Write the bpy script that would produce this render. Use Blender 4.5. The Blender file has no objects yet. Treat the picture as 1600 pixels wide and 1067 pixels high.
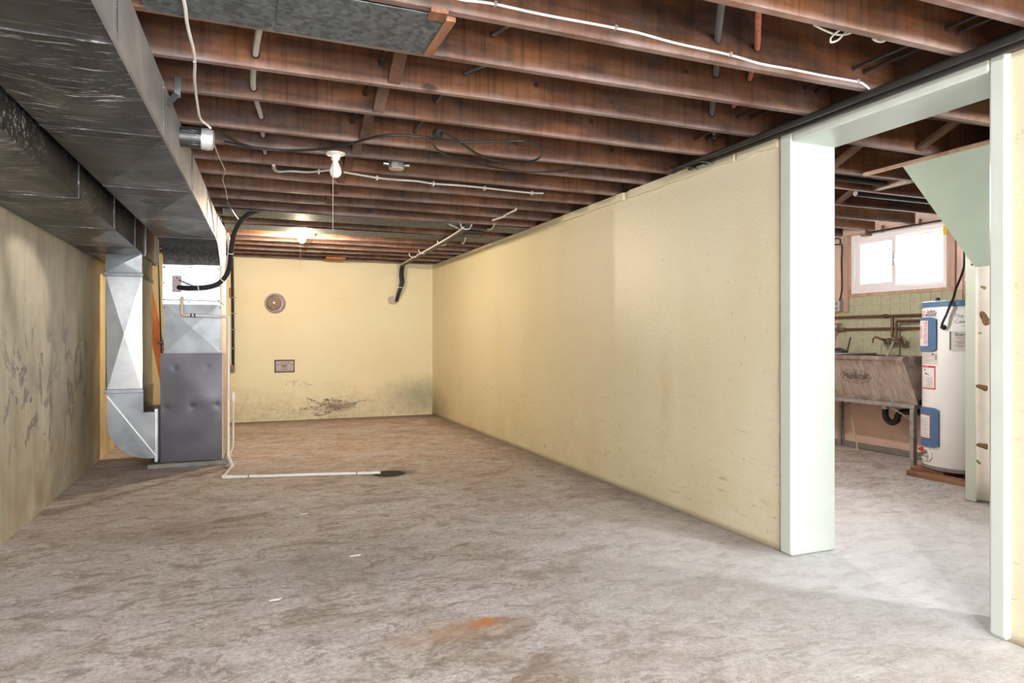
import bpy, math, random
from mathutils import Vector, Matrix, noise as mnoise
PI = math.pi
random.seed(7)
sc = bpy.context.scene
col = sc.collection

# ------------------------------------------------------------------ camera, sky, lights, exposure
H = 1.165; F = 1065.0; HY = 528.5
TH = math.atan(425 / 1065.0); SN = math.sin(TH); CS = math.cos(TH)
cd = bpy.data.cameras.new('camera'); cam = bpy.data.objects.new('camera', cd); col.objects.link(cam)
cam.location = (0, 0, H); cam.rotation_euler = (PI / 2, 0, -TH)
cd.sensor_width = 36; cd.lens = 36 * F / 1600; cd.shift_y = -5 / 1600; cd.clip_start = 0.02
sc.camera = cam
sc.view_settings.view_transform = 'Standard'; sc.view_settings.look = 'None'
sc.view_settings.gamma = 1; sc.view_settings.use_curve_mapping = False
sc.view_settings.exposure = 1.1
w = bpy.data.worlds.new('sky'); sc.world = w; w.use_nodes = True
w.node_tree.nodes['Background'].inputs[0].default_value = (0.86, 0.94, 1.0, 1)
w.node_tree.nodes['Background'].inputs[1].default_value = 8.0

def area(name, loc, rot, sx, sy, power, color):
    l = bpy.data.lights.new(name, 'AREA'); l.shape = 'RECTANGLE'; l.size = sx; l.size_y = sy
    l.energy = power; l.color = color
    o = bpy.data.objects.new(name, l); col.objects.link(o); o.location = loc; o.rotation_euler = rot
    return o
# unseen fill light added behind the camera; sky portal at the laundry window
area('room_fill', (0.75, -2.75, 1.35), (PI / 2, 0, 0), 3.4, 1.7, 190, (0.97, 0.98, 1.0))
pt_ = area('daylight_window', (6.34, 4.91, 1.95), (PI / 2, 0, PI / 2), 1.08, 0.64, 1, (1, 1, 1)); pt_.data.cycles.is_portal = True

# bare bulbs: strength of the glowing glass (room, stairs, laundry; near is added fill) and its colour
BULBS = {'room': (1050, (1.0, 0.82, 0.60)), 'stairs': (800, (0.97, 0.98, 1.0)), 'laundry': (900, (1.0, 0.96, 0.93)), 'near': (2200, (1.0, 0.985, 0.98))}

# ------------------------------------------------------------------ picture-to-place helpers (a pixel met with a real plane)
def ray(u, v):
    a = (u - 800) / F; b = (HY - v) / F
    return (a * CS + SN, -a * SN + CS, b)
def onx(u, v, X):
    r = ray(u, v); k = X / r[0]; return Vector((X, k * r[1], H + k * r[2]))
def ony(u, v, Y):
    r = ray(u, v); k = Y / r[1]; return Vector((k * r[0], Y, H + k * r[2]))
def onz(u, v, Z):
    r = ray(u, v); k = (Z - H) / r[2]; return Vector((k * r[0], k * r[1], Z))

# ------------------------------------------------------------------ materials
class Mat:
    def __init__(s, name, rough=0.6, metal=0.0, color=(0.5, 0.5, 0.5), spec=0.5):
        s.m = bpy.data.materials.new(name); s.m.use_nodes = True; s.t = s.m.node_tree
        s.b = s.t.nodes['Principled BSDF']; s.set('Base Color', color); s.set('Roughness', rough)
        s.set('Metallic', metal); s.set('Specular IOR Level', spec)
        s._p = None
    def put(s, sock, v):
        if isinstance(v, bpy.types.NodeSocket): s.t.links.new(v, sock)
        elif hasattr(v, '__len__') and len(v) == 3 and sock.type == 'RGBA': sock.default_value = (*v, 1)
        else: sock.default_value = v
    def set(s, k, v): s.put(s.b.inputs[k], v)
    def node(s, typ, ins=None, **kw):
        n = s.t.nodes.new(typ)
        for k, v in kw.items(): setattr(n, k, v)
        for k, v in (ins or {}).items(): s.put(n.inputs[k], v)
        return n
    def pos(s):
        if s._p is None: s._p = s.node('ShaderNodeNewGeometry').outputs['Position']
        return s._p
    def obj(s): return s.node('ShaderNodeTexCoord').outputs['Object']
    def xyz(s, v=None): return s.node('ShaderNodeSeparateXYZ', {0: v or s.pos()}).outputs
    def scale(s, v, sc3, loc=(0, 0, 0), rot=(0, 0, 0)):
        return s.node('ShaderNodeMapping', {0: v, 1: loc, 2: rot, 3: sc3}).outputs[0]
    def noise(s, v, scale, detail=4, rough=0.55, dist=0.0):
        return s.node('ShaderNodeTexNoise', {'Vector': v, 'Scale': scale, 'Detail': detail, 'Roughness': rough, 'Distortion': dist}).outputs['Fac']
    def voro(s, v, scale, out='Color', feature='F1'):
        return s.node('ShaderNodeTexVoronoi', {'Vector': v, 'Scale': scale}, feature=feature).outputs[out]
    def map(s, v, a, b, c=0.0, d=1.0):
        return s.node('ShaderNodeMapRange', {0: v, 1: a, 2: b, 3: c, 4: d}).outputs[0]
    def math(s, op, a, b=0.0, c=0.0): return s.node('ShaderNodeMath', {0: a, 1: b, 2: c}, operation=op).outputs[0]
    def mix(s, f, a, b, blend='MIX'):
        return s.node('ShaderNodeMix', {0: f, 6: a, 7: b}, data_type='RGBA', blend_type=blend).outputs[2]
    def ramp(s, f, stops):
        n = s.node('ShaderNodeValToRGB', {0: f}); e = n.color_ramp.elements
        while len(e) < len(stops): e.new(0.5)
        for k, (p, c) in enumerate(stops): e[k].position = p; e[k].color = (*c, 1)
        return n.outputs[0]
    def spot(s, c, r0, r1, stretch=(1, 1, 1), wob=0.0, wsc=6.0):
        v = s.node('ShaderNodeVectorMath', {0: s.pos(), 1: c}, operation='SUBTRACT').outputs[0]
        v = s.node('ShaderNodeVectorMath', {0: v, 1: stretch}, operation='MULTIPLY').outputs[0]
        d = s.node('ShaderNodeVectorMath', {0: v}, operation='LENGTH').outputs['Value']
        if wob:
            d = s.math('ADD', d, s.math('MULTIPLY', s.math('SUBTRACT', s.noise(s.pos(), wsc, 5), 0.5), wob))
        return s.map(d, r1, r0)
    def bump(s, h, strength=0.3, dist=0.01, base=None):
        n = s.node('ShaderNodeBump', {'Strength': strength, 'Distance': dist, 'Height': h})
        if base is not None: s.t.links.new(base, n.inputs['Normal'])
        s.set('Normal', n.outputs[0]); return n.outputs[0]

def plain(name, color, rough=0.5, metal=0.0, var=0.15, scale=18.0, bump=0.0, spec=0.5):
    m = Mat(name, rough, metal, color, spec)
    n = m.noise(m.pos(), scale, 5)
    dk = tuple(c * (1 - var) for c in color); lt = tuple(min(1, c * (1 + var)) for c in color)
    m.set('Base Color', m.ramp(n, [(0.3, dk), (0.7, lt)]))
    if bump: m.bump(m.noise(m.pos(), scale * 4, 4), bump, 0.004)
    return m.m

def mat_floor():
    m = Mat('worn_concrete', 0.75); p = m.pos(); x, y, z = m.xyz()
    big = m.noise(p, 0.8, 6, 0.6, 0.6); mid = m.noise(m.scale(p, (1, 1.35, 1)), 3.3, 8, 0.66, 0.8)
    fine = m.noise(m.scale(p, (0.8, 1.5, 1)), 14, 8, 0.7, 0.5); grit = m.noise(p, 90, 3, 0.7)
    c = m.ramp(mid, [(0.34, (0.40, 0.335, 0.30)), (0.43, (0.56, 0.505, 0.475)), (0.53, (0.665, 0.62, 0.605)), (0.62, (0.74, 0.715, 0.72))])
    sharp = m.noise(m.scale(p, (0.8, 1.5, 1), (3.3, 7.1, 0)), 7.5, 12, 0.78, 0.7)
    c = m.mix(m.map(sharp, 0.53, 0.60, 0, 0.5), c, (0.80, 0.785, 0.79))
    c = m.mix(m.map(sharp, 0.46, 0.37, 0, 0.65), c, (0.27, 0.215, 0.185))
    c = m.mix(m.map(big, 0.50, 0.60, 0, 0.6), c, (0.62, 0.60, 0.635))
    c = m.mix(m.map(big, 0.46, 0.36, 0, 0.5), c, (0.40, 0.315, 0.265))
    # brown stain over the far half, the bulb's warm light painted in
    far = m.map(m.math('ADD', y, m.math('MULTIPLY', m.math('SUBTRACT', big, 0.5), 5.0)), 3.6, 7.0)
    brown = m.ramp(fine, [(0.3, (0.30, 0.175, 0.115)), (0.5, (0.56, 0.385, 0.275)), (0.7, (0.72, 0.54, 0.42))])
    c = m.mix(m.math('MULTIPLY', far, 0.72), c, brown)
    # flaked-off layers: sharp edged islands with a dark lip
    isl = m.noise(m.scale(p, (1.0, 1.6, 1)), 1.9, 12, 0.72, 1.2)
    c = m.mix(m.map(isl, 0.515, 0.525, 0, 0.55), c, m.ramp(sharp, [(0.38, (0.60, 0.575, 0.575)), (0.56, (0.78, 0.775, 0.80))]))
    c = m.mix(m.map(isl, 0.425, 0.415, 0, 0.6), c, m.ramp(sharp, [(0.40, (0.24, 0.185, 0.15)), (0.6, (0.44, 0.365, 0.315))]))
    isl2 = m.noise(m.scale(p, (1.1, 1.7, 1), (5.1, 2.2, 0)), 6.0, 10, 0.75, 1.0)
    c = m.mix(m.map(isl2, 0.565, 0.575, 0, 0.55), c, (0.30, 0.225, 0.18))
    edge = m.map(m.math('ABSOLUTE', m.math('SUBTRACT', isl2, 0.57)), 0.010, 0.0, 0, 0.8)
    c = m.mix(edge, c, (0.13, 0.105, 0.09))
    rid = m.noise(m.scale(p, (0.7, 1.6, 1), (1.7, 0.3, 0)), 4.2, 10, 0.7, 1.6)
    c = m.mix(m.map(m.math('ABSOLUTE', m.math('SUBTRACT', rid, 0.5)), 0.010, 0.0, 0, 0.8), c, (0.11, 0.085, 0.07))
    for kk, lv in enumerate((0.42, 0.52, 0.57)):
        c = m.mix(m.math('MULTIPLY', m.map(m.math('ABSOLUTE', m.math('SUBTRACT', isl, lv)), 0.0045, 0.0, 0, 0.85), m.map(big, 0.38, 0.5, 0.25, 1.0)), c, (0.10, 0.08, 0.07))
    c = m.mix(m.map(grit, 0.58, 0.70, 0, 0.5), c, (0.11, 0.09, 0.08))
    c = m.mix(m.map(m.noise(p, 45, 6, 0.8), 0.38, 0.58, 0.42, 0.0), c, (0.15, 0.125, 0.11))
    # pale pool by the doorway: lamplight painted into the concrete
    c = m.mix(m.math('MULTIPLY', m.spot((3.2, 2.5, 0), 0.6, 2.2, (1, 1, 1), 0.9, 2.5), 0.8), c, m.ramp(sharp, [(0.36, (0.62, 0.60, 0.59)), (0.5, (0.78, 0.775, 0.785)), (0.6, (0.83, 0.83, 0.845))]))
    # rust bloom, drain stain, damp line along the far wall and dark patch by the near wall
    c = m.mix(m.spot((0.93, 2.634, 0), 0.005, 0.075, (0.75, 1.1, 1), 0.10, 14), c, (0.62, 0.20, 0.045))
    c = m.mix(m.math('MULTIPLY', m.spot((0.80, 2.60, 0), 0.02, 0.22, (0.6, 1.6, 1), 0.16, 9), 0.45), c, (0.50, 0.30, 0.17))
    c = m.mix(m.spot((1.2, 5.84, 0), 0.05, 0.22, (0.8, 1.2, 1), 0.14, 8), c, (0.10, 0.05, 0.022))
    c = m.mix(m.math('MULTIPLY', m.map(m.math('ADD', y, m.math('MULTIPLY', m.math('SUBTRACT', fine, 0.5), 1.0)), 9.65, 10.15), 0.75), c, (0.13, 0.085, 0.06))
    c = m.mix(m.math('MULTIPLY', m.spot((0.45, 3.6, 0), 0.1, 0.55, (0.9, 1.1, 1), 0.5, 4), 0.42), c, (0.16, 0.135, 0.115))
    c = m.mix(m.math('MULTIPLY', m.spot((-0.35, 4.55, 0), 0.1, 0.55, (0.8, 1.6, 1), 0.5, 5), 0.5), c, (0.20, 0.12, 0.075))
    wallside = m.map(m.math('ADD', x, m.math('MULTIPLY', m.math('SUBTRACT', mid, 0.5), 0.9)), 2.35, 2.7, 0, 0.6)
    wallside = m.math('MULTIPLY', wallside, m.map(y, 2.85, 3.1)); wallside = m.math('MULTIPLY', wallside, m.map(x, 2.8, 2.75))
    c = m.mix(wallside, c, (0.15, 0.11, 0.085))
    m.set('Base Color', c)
    m.set('Roughness', m.map(mid, 0.3, 0.7, 0.62, 0.85))
    h = m.math('ADD', m.math('MULTIPLY', isl, 0.8), m.math('ADD', m.math('MULTIPLY', fine, 0.5), m.math('MULTIPLY', grit, 0.12)))
    m.bump(h, 0.7, 0.014)
    return m.m

YEL = (0.695, 0.63, 0.415)
def mat_wall(name, kind):
    m = Mat(name, 0.4); p = m.pos(); x, y, z = m.xyz()
    big = m.noise(p, 0.9, 4); mid = m.noise(p, 5, 6, 0.6); fine = m.noise(p, 28, 6, 0.7)
    c = m.mix(m.map(mid, 0.3, 0.7), tuple(v * 0.99 for v in YEL), tuple(min(1, v * 1.01) for v in YEL))
    if kind == 'right':
        c = m.mix(m.map(y, 5.6, 3.4, 0, 0.55), c, (0.69, 0.665, 0.545))           # a later, paler coat over the near part
        low = m.math('MULTIPLY', m.map(z, 0.75, 0.0), m.map(m.noise(m.scale(p, (1, 1, 1.6)), 3.2, 10, 0.75), 0.42, 0.75))
        c = m.mix(m.math('MULTIPLY', low, 0.4), c, (0.47, 0.34, 0.15))
        scr = m.noise(m.scale(p, (1, 1.2, 7)), 5, 8, 0.75, 1.2)
        c = m.mix(m.math('MULTIPLY', m.map(scr, 0.60, 0.64), m.map(z, 1.25, 0.10, 0.02, 0.7)), c, (0.24, 0.16, 0.07))
        c = m.mix(m.math('MULTIPLY', m.map(m.noise(p, 17, 6, 0.7), 0.655, 0.69), 0.5), c, (0.36, 0.25, 0.1))
        c = m.mix(m.math('MULTIPLY', m.spot((2.74, 4.0, 0.75), 0.02, 0.22, (1, 1.8, 0.45), 0.34, 9), 0.3), c, (0.52, 0.36, 0.16))
        bl = m.noise(m.scale(p, (1, 2.0, 8.0), rot=(0.25, 0, 0)), 16, 8, 0.75, 1.0)
        c = m.mix(m.map(bl, 0.50, 0.66, 0, 0.22), c, (0.50, 0.42, 0.24)); c = m.mix(m.map(bl, 0.47, 0.34, 0, 0.35), c, (0.80, 0.755, 0.60))
        c = m.mix(m.math('MULTIPLY', m.map(m.noise(m.scale(p, (1, 1, 0.4)), 1.5, 5), 0.5, 0.66), 0.22), c, (0.60, 0.46, 0.22))
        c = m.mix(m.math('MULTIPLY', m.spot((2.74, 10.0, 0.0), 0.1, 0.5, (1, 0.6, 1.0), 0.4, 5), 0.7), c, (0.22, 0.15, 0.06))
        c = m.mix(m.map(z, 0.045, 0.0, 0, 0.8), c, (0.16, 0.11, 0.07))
        m.set('Roughness', m.math('ADD', m.map(y, 4.66, 4.72, 0.31, 0.46), m.map(mid, 0.3, 0.7, -0.012, 0.012)))
        brush = m.noise(m.scale(p, (1, 3.0, 9.0), rot=(0.35, 0, 0)), 11, 7, 0.6, 1.0)
        m.bump(m.math('ADD', brush, m.math('MULTIPLY', fine, 0.35)), 0.26, 0.010)
    elif kind == 'back':
        c = m.mix(m.math('MULTIPLY', m.map(big, 0.45, 0.6), 0.25), c, (0.66, 0.50, 0.27))
        n1 = m.noise(m.scale(p, (1, 1, 1.4)), 2.4, 8, 0.7, 0.8)
        mold = m.math('MULTIPLY', m.map(m.math('ADD', z, m.math('MULTIPLY', m.math('SUBTRACT', n1, 0.5), 0.9)), 0.52, 0.18), m.map(m.noise(p, 9, 8, 0.75), 0.36, 0.62))
        c = m.mix(m.math('MULTIPLY', mold, 0.5), c, (0.30, 0.245, 0.13))
        c = m.mix(m.math('MULTIPLY', m.spot((2.55, 10.15, 0.32), 0.1, 0.55, (0.8, 1, 1.7), 0.5, 6), 0.6), c, (0.23, 0.22, 0.14))
        # cracks where the render has blown near the floor
        k = m.noise(m.scale(p, (1, 1, 2.6)), 2.1, 9, 0.62, 0.6)
        zone = m.spot((1.15, 10.15, 0.17), 0.35, 0.62, (0.75, 1, 3.2))
        crack = m.map(m.math('ABSOLUTE', m.math('SUBTRACT', k, 0.50)), 0.016, 0.004)
        c = m.mix(m.math('MULTIPLY', crack, zone), c, (0.055, 0.03, 0.03))
        c = m.mix(m.math('MULTIPLY', m.spot((1.30, 10.15, 0.17), 0.03, 0.22, (0.7, 1, 2.2), 0.28, 12), 0.8), c, (0.13, 0.075, 0.065))
        crz = m.math('MULTIPLY', m.map(m.math('ABSOLUTE', m.math('SUBTRACT', k, 0.54)), 0.010, 0.003), m.spot((0.7, 10.15, 0.53), 0.2, 0.42, (0.8, 1, 8)))
        c = m.mix(crz, c, (0.10, 0.06, 0.04))
        c = m.mix(m.math('MULTIPLY', m.map(m.noise(p, 2.2, 9, 0.75, 1), 0.62, 0.66), 0.28), c, (0.60, 0.42, 0.22))
        m.set('Roughness', 0.5)
        m.bump(m.math('ADD', m.noise(m.scale(p, (1, 1, 4)), 5, 6, 0.6), m.math('MULTIPLY', fine, 0.25)), 0.35, 0.012)
    else:
        base = m.mix(m.map(mid, 0.3, 0.7), (0.44, 0.41, 0.325), (0.60, 0.57, 0.47))
        c = m.mix(m.map(y, 7.15, 7.45), base, (0.74, 0.60, 0.33))               # dirty grey up to the furnace, bulb light painted on behind it
        drip = m.noise(m.scale(p, (1, 1.0, 0.22)), 4.5, 7, 0.65, 0.4)
        c = m.mix(m.map(drip, 0.46, 0.66, 0, 0.55), c, (0.27, 0.22, 0.135))
        c = m.mix(m.map(m.noise(p, 1.6, 5), 0.5, 0.66, 0, 0.5), c, (0.66, 0.61, 0.48))
        n1 = m.noise(m.scale(p, (1, 1.5, 1), (0, 1.3, 0.4)), 3.0, 10, 0.68, 0.9)
        band = m.math('MULTIPLY', m.map(z, 1.45, 1.1), m.map(z, 0.25, 0.5)); band = m.math('MULTIPLY', band, m.math('MULTIPLY', m.map(y, 3.9, 4.9), m.map(y, 7.1, 6.9)))
        thr = m.math('MULTIPLY', m.map(n1, 0.545, 0.557), band)
        c = m.mix(thr, c, m.mix(m.map(fine, 0.4, 0.6), (0.17, 0.145, 0.135), (0.33, 0.31, 0.30)))
        c = m.mix(m.math('MULTIPLY', m.map(m.math('ABSOLUTE', m.math('SUBTRACT', n1, 0.543)), 0.010, 0.0), band), c, (0.60, 0.57, 0.50))
        low = m.math('MULTIPLY', m.map(z, 0.9, 0.1), m.map(m.noise(p, 2.4, 8, 0.7), 0.42, 0.66)); low = m.math('MULTIPLY', low, m.map(y, 3.8, 5.6))
        c = m.mix(m.math('MULTIPLY', low, 0.75), c, (0.33, 0.19, 0.075))
        c = m.mix(m.math('MULTIPLY', m.spot((-1.25, 6.9, 0.55), 0.1, 0.7, (1, 1.0, 0.8), 0.6, 4), 0.6), c, (0.14, 0.11, 0.06))
        m.set('Roughness', 0.42)
        m.bump(m.math('ADD', m.math('MULTIPLY', mid, 1.5), m.math('ADD', fine, m.math('MULTIPLY', thr, -0.6))), 0.45, 0.012)
    m.set('Base Color', c)
    return m.m

def mat_wood(name, dark, mid, light, axis='x', dust=0.0, rough=0.7, edge=False):
    m = Mat(name, rough); p = m.pos()
    rnd = m.node('ShaderNodeObjectInfo').outputs['Random']
    off = m.node('ShaderNodeCombineXYZ', {0: m.math('MULTIPLY', rnd, 37.0), 1: m.math('MULTIPLY', rnd, 11.0), 2: m.math('MULTIPLY', rnd, 23.0)}).outputs[0]
    q = m.node('ShaderNodeVectorMath', {0: p, 1: off}, operation='ADD').outputs[0]
    s3 = {'x': (0.5, 9, 9), 'y': (9, 0.5, 9), 'z': (9, 9, 0.5)}[axis]
    g = m.noise(m.scale(q, s3), 2.6, 8, 0.65, 0.8); b = m.noise(q, 1.7, 5, 0.6, 0.5)
    c = m.ramp(m.math('ADD', m.math('MULTIPLY', g, 0.65), m.math('MULTIPLY', b, 0.35)), [(0.30, dark), (0.50, mid), (0.72, light)])
    st = m.noise(m.scale(q, (7, 0.5, 0.35) if axis == 'x' else (1, 1, 1)), 3.0, 5, 0.6)
    c = m.mix(m.map(st, 0.52, 0.68, 0, 0.55), c, tuple(v * 0.45 for v in dark))
    c = m.mix(m.map(rnd, 0, 1, 0, 0.3), c, dark)
    if edge:
        wp = m.noise(m.scale(q, (1.0, 1, 2.5)), 1.3, 6, 0.65, 0.8)
        c = m.mix(m.map(wp, 0.52, 0.66, 0, 0.6), c, (0.30, 0.115, 0.035)); c = m.mix(m.map(wp, 0.47, 0.36, 0, 0.75), c, (0.028, 0.019, 0.018))
        sw = m.noise(m.scale(q, (26, 1, 0.4)), 2.0, 4, 0.6); c = m.mix(m.map(sw, 0.52, 0.66, 0, 0.6), c, (0.022, 0.010, 0.007))
    if dust: c = m.mix(m.math('MULTIPLY', m.map(m.noise(q, 4.5, 8, 0.7, 0.5), 0.48, 0.70), dust), c, (0.34, 0.27, 0.25))
    if edge:                                                                   # a pale band along the lower arris
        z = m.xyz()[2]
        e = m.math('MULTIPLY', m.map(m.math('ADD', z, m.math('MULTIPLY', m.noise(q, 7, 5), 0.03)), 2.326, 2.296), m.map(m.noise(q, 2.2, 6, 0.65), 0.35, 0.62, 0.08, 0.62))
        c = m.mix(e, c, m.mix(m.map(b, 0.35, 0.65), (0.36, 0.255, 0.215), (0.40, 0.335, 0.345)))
        kn = m.voro(m.scale(q, (1.0, 1, 2.2)), 2.1, 'Distance'); c = m.mix(m.map(kn, 0.10, 0.05, 0, 0.85), c, (0.02, 0.01, 0.007))
    m.set('Base Color', c); m.bump(g, 0.3, 0.006)
    return m.m

def mat_metal(name, dark, light, rough=0.42, scratch=0.0, metal=0.85, spangle=0.0, axis=(1, 1, 1)):
    m = Mat(name, rough, metal); p = m.pos()
    v = m.voro(p, 55, 'Distance') if spangle else m.noise(p, 5, 5)
    c = m.mix(m.map(v, 0.15, 0.65), dark, light)
    n = m.noise(p, 2.0, 6, 0.6, 0.5); c = m.mix(m.map(n, 0.45, 0.7, 0, 0.45), c, tuple(x * 0.55 for x in dark))
    r = m.map(n, 0.3, 0.7, rough - 0.07, rough + 0.12)
    if scratch:
        s = m.noise(m.scale(p, axis), 9.0, 8, 0.72, 1.0); k = m.math('MULTIPLY', m.map(s, 0.55, 0.61), m.map(m.noise(p, 1.7, 4), 0.40, 0.58))
        c = m.mix(m.math('MULTIPLY', k, scratch), c, (0.62, 0.64, 0.66)); m.set('Metallic', m.math('SUBTRACT', metal, m.math('MULTIPLY', k, 0.7)))
    if spangle:
        cell = m.node('ShaderNodeRGBToBW', {0: m.voro(p, 48)}).outputs[0]; c = m.mix(spangle, c, m.mix(m.map(cell, 0.2, 0.8), dark, light))
    m.set('Base Color', c); m.set('Roughness', r); m.bump(m.noise(p, 3.0, 3), 0.12, 0.02)
    return m.m

M = {}
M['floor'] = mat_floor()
M['wall_right'] = mat_wall('yellow_plaster_near', 'right'); M['wall_back'] = mat_wall('yellow_plaster_back', 'back'); M['wall_left'] = mat_wall('stained_plaster', 'left')
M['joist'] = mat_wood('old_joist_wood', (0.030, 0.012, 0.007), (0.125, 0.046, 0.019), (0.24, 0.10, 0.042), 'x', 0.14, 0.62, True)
M['board'] = mat_wood('subfloor_wood', (0.03, 0.015, 0.01), (0.08, 0.035, 0.018), (0.14, 0.065, 0.035), 'y')
M['strut'] = mat_wood('strut_wood', (0.05, 0.025, 0.016), (0.13, 0.06, 0.035), (0.22, 0.115, 0.07), 'z', 0.3)
M['orange_wood'] = mat_wood('orange_wood', (0.30, 0.085, 0.02), (0.50, 0.16, 0.04), (0.62, 0.26, 0.08), 'z')
M['block_wood'] = mat_wood('block_wood', (0.13, 0.055, 0.03), (0.26, 0.115, 0.065), (0.36, 0.19, 0.12), 'y')
M['pink_wood'] = mat_wood('pink_wood', (0.33, 0.20, 0.15), (0.50, 0.33, 0.25), (0.62, 0.44, 0.36), 'z')
M['duct'] = mat_metal('dull_galvanised_duct', (0.05, 0.05, 0.053), (0.125, 0.127, 0.13), 0.38, 1.0, 0.8, 0, (0.6, 5, 5))
M['duct_lit_side'] = mat_metal('brushed_duct_lit_side', (0.30, 0.30, 0.31), (0.46, 0.455, 0.46), 0.5, 0.0, 0.55)  # right side of the same duct, its lit tone put into the colour
M['galv'] = mat_metal('bright_galvanised', (0.29, 0.30, 0.315), (0.42, 0.435, 0.45), 0.38, 0.0, 0.85)
M['galv_dark'] = mat_metal('grey_galvanised', (0.13, 0.14, 0.152), (0.225, 0.24, 0.255), 0.4, 0.0, 0.85)
M['spangle'] = mat_metal('spangled_galvanised', (0.55, 0.60, 0.64), (0.80, 0.84, 0.87), 0.4, 0.0, 0.6, 0.8)
M['spangle_dark'] = mat_metal('dark_spangled_elbow', (0.06, 0.062, 0.066), (0.17, 0.175, 0.18), 0.42, 0.0, 0.8, 0.5)
M['pan'] = mat_metal('scuffed_joist_pan', (0.06, 0.07, 0.08), (0.15, 0.17, 0.185), 0.6, 0.9, 0.25, 0.9, (1, 4, 4))
M['tape'] = plain('foil_tape', (0.78, 0.79, 0.80), 0.4, 0.4, 0.1, 30, 0.3)
M['furnace'] = mat_metal('grey_enamel', (0.062, 0.06, 0.07), (0.072, 0.07, 0.08), 0.38, 0, 0.75)
M['cabinet_tan'] = plain('tan_enamel', (0.58, 0.46, 0.36), 0.45)
M['screw'] = plain('dark_screw', (0.05, 0.05, 0.055), 0.4, 0.7)
M['pad'] = plain('grey_pad', (0.20, 0.19, 0.175), 0.8, 0, 0.25, 12, 0.4)
M['pvc'] = plain('white_plastic_pipe', (0.74, 0.71, 0.67), 0.35, 0, 0.06)
M['pvc_cream'] = plain('yellowed_plastic_pipe', (0.66, 0.55, 0.42), 0.4, 0, 0.08)
M['grey_band'] = plain('grey_band', (0.25, 0.25, 0.26), 0.5)
M['black_foam'] = plain('black_foam', (0.012, 0.012, 0.013), 0.75, 0, 0.3, 40, 0.2)
M['black'] = plain('black_rubber', (0.015, 0.014, 0.014), 0.5)
M['black_pipe'] = mat_metal('black_iron', (0.018, 0.017, 0.017), (0.05, 0.047, 0.045), 0.45, 0, 0.5)
M['armour'] = plain('dusty_dark_cable', (0.10, 0.10, 0.105), 0.7, 0.0, 0.5, 60, 0.5)
M['red_cable'] = plain('dusty_red_cable', (0.46, 0.14, 0.085), 0.7, 0, 0.35, 40, 0.3)
M['white_cable'] = plain('white_cable', (0.78, 0.77, 0.74), 0.45, 0, 0.05)
M['grey_cable'] = plain('grey_cable', (0.50, 0.49, 0.46), 0.55, 0, 0.1)
M['twine'] = plain('dirty_twine', (0.50, 0.43, 0.36), 0.8, 0, 0.3, 60)
M['clip'] = plain('cable_clip', (0.60, 0.60, 0.60), 0.35, 0.6)
M['mint'] = plain('mint_gloss_paint', (0.525, 0.575, 0.53), 0.3, 0, 0.04, 5, 0.06)
M['mint_panel'] = plain('mint_panel_paint', (0.53, 0.655, 0.60), 0.5, 0, 0.05, 3)
M['porcelain'] = plain('white_porcelain', (0.80, 0.79, 0.76), 0.25, 0, 0.03)
M['bulb'] = plain('frosted_bulb', (0.84, 0.84, 0.82), 0.3, 0, 0.02)
M['pink'] = plain('peach_paint', (0.64, 0.46, 0.39), 0.6, 0, 0.10, 4, 0.1)
M['vinyl'] = plain('white_vinyl', (0.80, 0.77, 0.80), 0.3, 0, 0.02)
M['copper'] = mat_metal('tarnished_copper', (0.13, 0.075, 0.05), (0.24, 0.13, 0.085), 0.4, 0, 0.7)
M['brass'] = mat_metal('dull_brass', (0.16, 0.13, 0.10), (0.30, 0.25, 0.20), 0.4, 0, 0.7)
M['steel'] = plain('painted_steel', (0.36, 0.33, 0.33), 0.45, 0.4, 0.25, 25)
M['heater_white'] = plain('white_enamel', (0.80, 0.80, 0.83), 0.22, 0, 0.02, 3)
M['heater_blue'] = plain('blue_enamel', (0.075, 0.155, 0.30), 0.4, 0, 0.1)
M['paper'] = plain('paper_label', (0.74, 0.72, 0.74), 0.6, 0, 0.04)
M['paper_grey'] = plain('grey_label', (0.60, 0.57, 0.57), 0.6, 0, 0.04)
M['red_ink'] = plain('red_ink', (0.58, 0.035, 0.05), 0.6)
M['dark_ink'] = plain('dark_ink', (0.05, 0.05, 0.07), 0.6)
M['faint_ink'] = plain('faint_ink', (0.30, 0.27, 0.28), 0.6)
M['green_ink'] = plain('green_ink', (0.09, 0.16, 0.10), 0.6)
M['iron_brown'] = plain('rusty_iron', (0.22, 0.135, 0.10), 0.6, 0.2, 0.3, 30, 0.3)
M['plate'] = plain('cast_plate', (0.36, 0.30, 0.30), 0.55, 0.3, 0.2, 40, 0.2)
M['plate_dark'] = plain('cast_plate_dark', (0.11, 0.085, 0.07), 0.6, 0.3)
M['patch'] = plain('bare_mortar', (0.45, 0.36, 0.34), 0.9, 0, 0.15, 30, 0.6)
M['grout'] = plain('pale_grout', (0.62, 0.60, 0.48), 0.8)
M['wrap'] = plain('torn_white_wrap', (0.70, 0.62, 0.57), 0.8, 0, 0.12, 25, 0.4)
M['curtain'] = plain('cream_curtain', (0.72, 0.69, 0.65), 0.85, 0, 0.08, 8)
M['leaf_print'] = plain('brown_leaf_print', (0.20, 0.11, 0.05), 0.85, 0, 0.4, 60)
M['leaf_print_green'] = plain('olive_leaf_print', (0.25, 0.25, 0.12), 0.85, 0, 0.4, 60)
M['yellow_tag'] = plain('yellow_tag', (0.70, 0.46, 0.04), 0.5)
M['leaf'] = plain('pale_leaf', (0.14, 0.30, 0.16), 0.6)
M['bark'] = plain('bark', (0.12, 0.09, 0.07), 0.9)
M['soil'] = plain('soil', (0.45, 0.43, 0.38), 0.9)
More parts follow.
